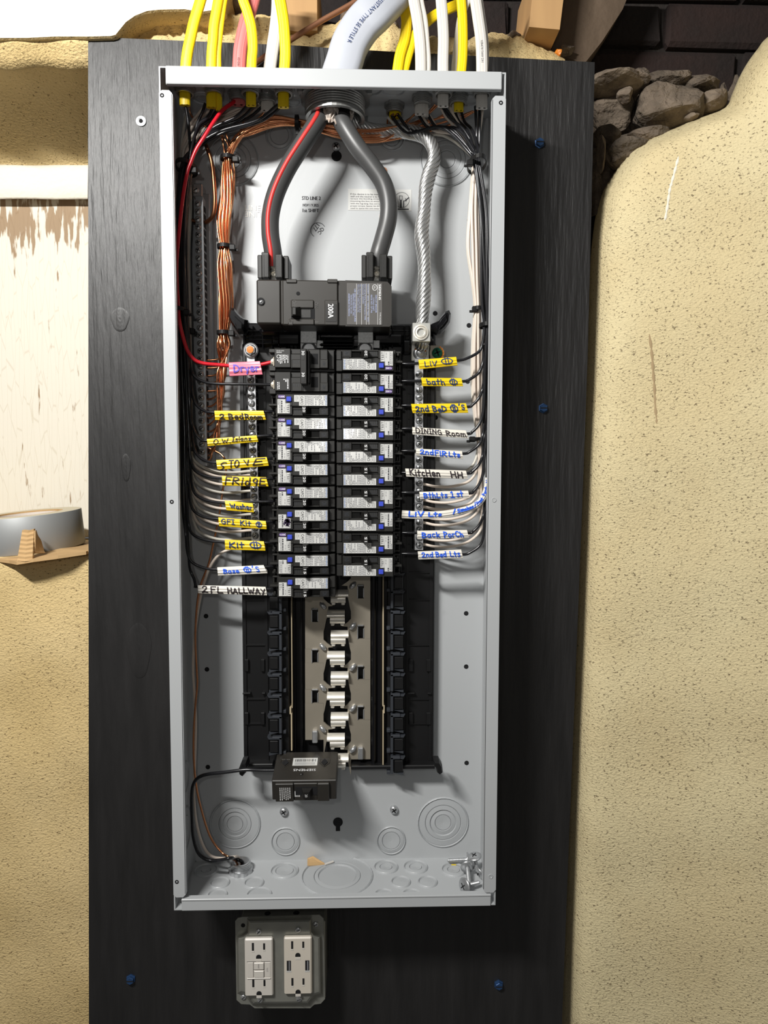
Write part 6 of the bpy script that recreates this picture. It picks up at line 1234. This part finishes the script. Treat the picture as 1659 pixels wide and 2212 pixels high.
def receptacle(x0, y0, x1, y1, m, kind, label):
    Y = YO - .0105; a, b = U(x0, y0, Y), U(x1, y1, Y); o = thing('gfci_outlet' if kind == 'g' else 'usb_outlet', label, 'outlet', Vector(((a.x + b.x) / 2, YO, b.z)))
    w_, h_ = b.x - a.x, a.z - b.z; m2 = MB(); m2.box(a.x, b.x, Y, YO - .0045, b.z, a.z, 0, .0014); m2.build('face', M[m], o)
    X = lambda u: a.x + w_ * u; Z = lambda v: a.z - h_ * v
    for vy in ((.065, .70) if kind == 'g' else (.06, .705)):
        m2 = MB(); m2.box(X(.26), X(.335), Y - .0002, Y + .001, Z(vy + .135), Z(vy)); m2.box(X(.66), X(.73), Y - .0002, Y + .001, Z(vy + .12), Z(vy + .01)); c = Vector((X(.5), Y - .0002, Z(vy + .25)))
        r_ = w_ * .095; P = [(c.x + r_ * math.cos(t), c.z + r_ * math.sin(t)) for t in [math.pi * k / 10 for k in range(11)]] + [(c.x - r_, c.z - r_ * .55), (c.x + r_, c.z - r_ * .55)]; m2.prism(P, Y - .0002, Y + .001); m2.build('socket_slots', M['hole'], o)
        m2 = MB(); m2.box(X(.25), X(.345), Y - .0003, Y, Z(vy + .16), Z(vy + .137)); m2.box(X(.65), X(.74), Y - .0003, Y, Z(vy + .145), Z(vy + .122)); m2.box(c.x - r_, c.x + r_, Y - .0003, Y, Z(vy + .325), Z(vy + .282)); m2.build('shutter_edge', M['white'], o)
    if kind == 'g':
        m2 = MB(); m2.box(X(.08), X(.92), Y - .0002, Y + .001, Z(.395), Z(.388)); m2.box(X(.31), X(.32), Y - .0002, Y, Z(.665), Z(.395)); m2.box(X(.69), X(.70), Y - .0002, Y, Z(.665), Z(.395)); m2.box(X(.32), X(.69), Y - .0002, Y, Z(.532), Z(.525)); m2.build('button_groove', M['stickg'], o)
        m2 = MB(); m2.box(X(.33), X(.68), Y - .0016, Y, Z(.520), Z(.400), 0, .0006); m2.build('reset_button', M[m], o); m2 = MB(); m2.box(X(.33), X(.68), Y - .0016, Y, Z(.66), Z(.540), 0, .0006); m2.build('test_button', M[m], o)
        m2 = MB(); m2.box(X(.08), X(.92), Y - .0012, Y, Z(.685), Z(.668), 0, .0004); m2.box(X(.10), X(.30), Y - .0006, Y, Z(.66), Z(.40), 0, .0002); m2.box(X(.71), X(.91), Y - .0006, Y, Z(.66), Z(.40), 0, .0002); m2.build('button_frame', M['white'], o)
        m2 = MB(); m2.text('TEST', (X(.80), Y - .0007, Z(.53)), (0, 0, -1), RX, .0018); m2.text('RESET', (X(.5), Y - .0018, Z(.46)), (0, 0, -1), RX, .0015); m2.build('moulded_lettering', M['greyink'], o)
    else:
        for u in (.10, .76):
            m2 = MB(); m2.box(X(u), X(u + .15), Y - .0002, Y + .001, Z(.575), Z(.40)); m2.box(X(u + .07), X(u + .115), Y - .0006, Y, Z(.57), Z(.41), 1); m2.box(X(u - .01), X(u + .17), Y - .0003, Y, Z(.60), Z(.578), 2); m2.build('usb_port', [M['hole'], M['greyink'], M['stick']], o)
receptacle(528, 2029, 590, 2152, 'white', 'g', 'white outlet with test and reset buttons, left of the two')
receptacle(613, 2026, 674, 2148, 'white2', 'u', 'cream white outlet with two USB ports, right of the two')
# ------------------------------------------------------------------ tape roll on its cardboard
m2 = MB(); Yt = .090; c = U(67, 1184, Yt); rt = U(67 + 111, 1184, Yt).x - c.x; hz = .047; tilt = Matrix.Rotation(math.radians(-4.6), 3, 'Y')
tr = thing('tape_roll', 'roll of silver duct tape lying flat on cardboard in the wall niche', 'tape roll', c); tr.rotation_euler = (math.radians(2.4), math.radians(-4.6), 0)
m2.lathe((0, 0, 0), (0, 0, 1), [(rt * .66, 0), (rt - .0006, 0), (rt, .0008), (rt, hz - .0008), (rt - .0006, hz)], 56, 0, True); m2.build('tape_body', M['duct'], tr, None, True)
m2 = MB(); m2.lathe((0, 0, 0), (0, 0, 1), [(rt - .0006, hz), (rt * .66, hz)], 56); m2.build('tape_edge', M['ductside'], tr, None, True)
m2 = MB(); m2.lathe((0, 0, 0), (0, 0, 1), [(rt * .66, hz), (rt * .64, hz), (rt * .60, hz), (rt * .60, 0), (rt * .66, 0)], 56); m2.lathe((0, 0, 0), (0, 0, 1), [(rt * .595, hz - .002), (rt * .595, .002)], 56, 1); m2.build('core', [M['card'], M['core']], tr, None, True)
cb = thing('cardboard_sheet', 'torn corrugated cardboard sheet under the duct tape roll', 'cardboard', U(100, 1200, .01))
top_ = [(36, 1213, -.012), (72, 1207, -.012), (125, 1200, -.004), (186, 1191, .012), (190, 1190, .0195), (215, 1188, .0195), (215, 1178, .17), (-60, 1186, .17), (-60, 1200, .03), (-10, 1206, .022), (20, 1210, .008)]
q = [U(x, y if Y < .1 else 1196, -.012 if Y < .1 else -.012) for x, y, Y in top_]; q = [Vector((p.x, Y, z.z if Y < .1 else U(100, 1198, 0).z)) for (x, y, Y), p, z in zip(top_, [U(x, y, Y) for x, y, Y in top_], [U(x, y, Y) for x, y, Y in top_])]
n = len(q); m2 = MB(); m2.add(q + [p + Vector((0, 0, -.004)) for p in q], [tuple(range(n)), tuple(range(2 * n - 1, n - 1, -1))] + [(i, (i + 1) % n, n + (i + 1) % n, n + i) for i in range(n)]); m2.build('sheet', M['card'], cb)
m2 = MB(); rows = []
for k in range(15):
    t = k / 14; xa, xb = 37 + 11 * t, 70 + 3 * t; y = 1211 - 66 * t; Y = -.012 + .012 * t + (.0012 if k % 2 else 0); r = [U(xa, y, Y), U((xa + xb) / 2, y + 1.5, Y - .0012), U(xb, y - 2 * t, Y)]; rows.append(r)
back = [[p + Vector((.0, .004, .0004)) for p in r] for r in rows]
g_ = grid(rows, 0, False); b0 = len(g_.v); h_ = grid(back, 0, False); g_.v += h_.v; g_.f += [tuple(i + b0 for i in f) for f in h_.f]; g_.m += h_.m; g_.s += h_.s
for k in range(14): g_.f.append((3 * k + 2, 3 * k + 5, b0 + 3 * k + 5, b0 + 3 * k + 2)); g_.m.append(0); g_.s.append(False)
g_.build('folded_flap', M['card'], cb, 'bent-up ribbed flap')
m2 = MB(); rows = [[U(73 + 20 * t * u + 2 * u, 1146 + 48 * t + 3 * math.sin(9 * t), -.002 + .018 * u) for u in (0, .5, 1)] for t in [k / 7 for k in range(8)]]; o = grid(rows, 0, False).build('torn_strip', M['card'], cb, 'torn brown strip'); md = o.modifiers.new('s', 'SOLIDIFY'); md.thickness = .002
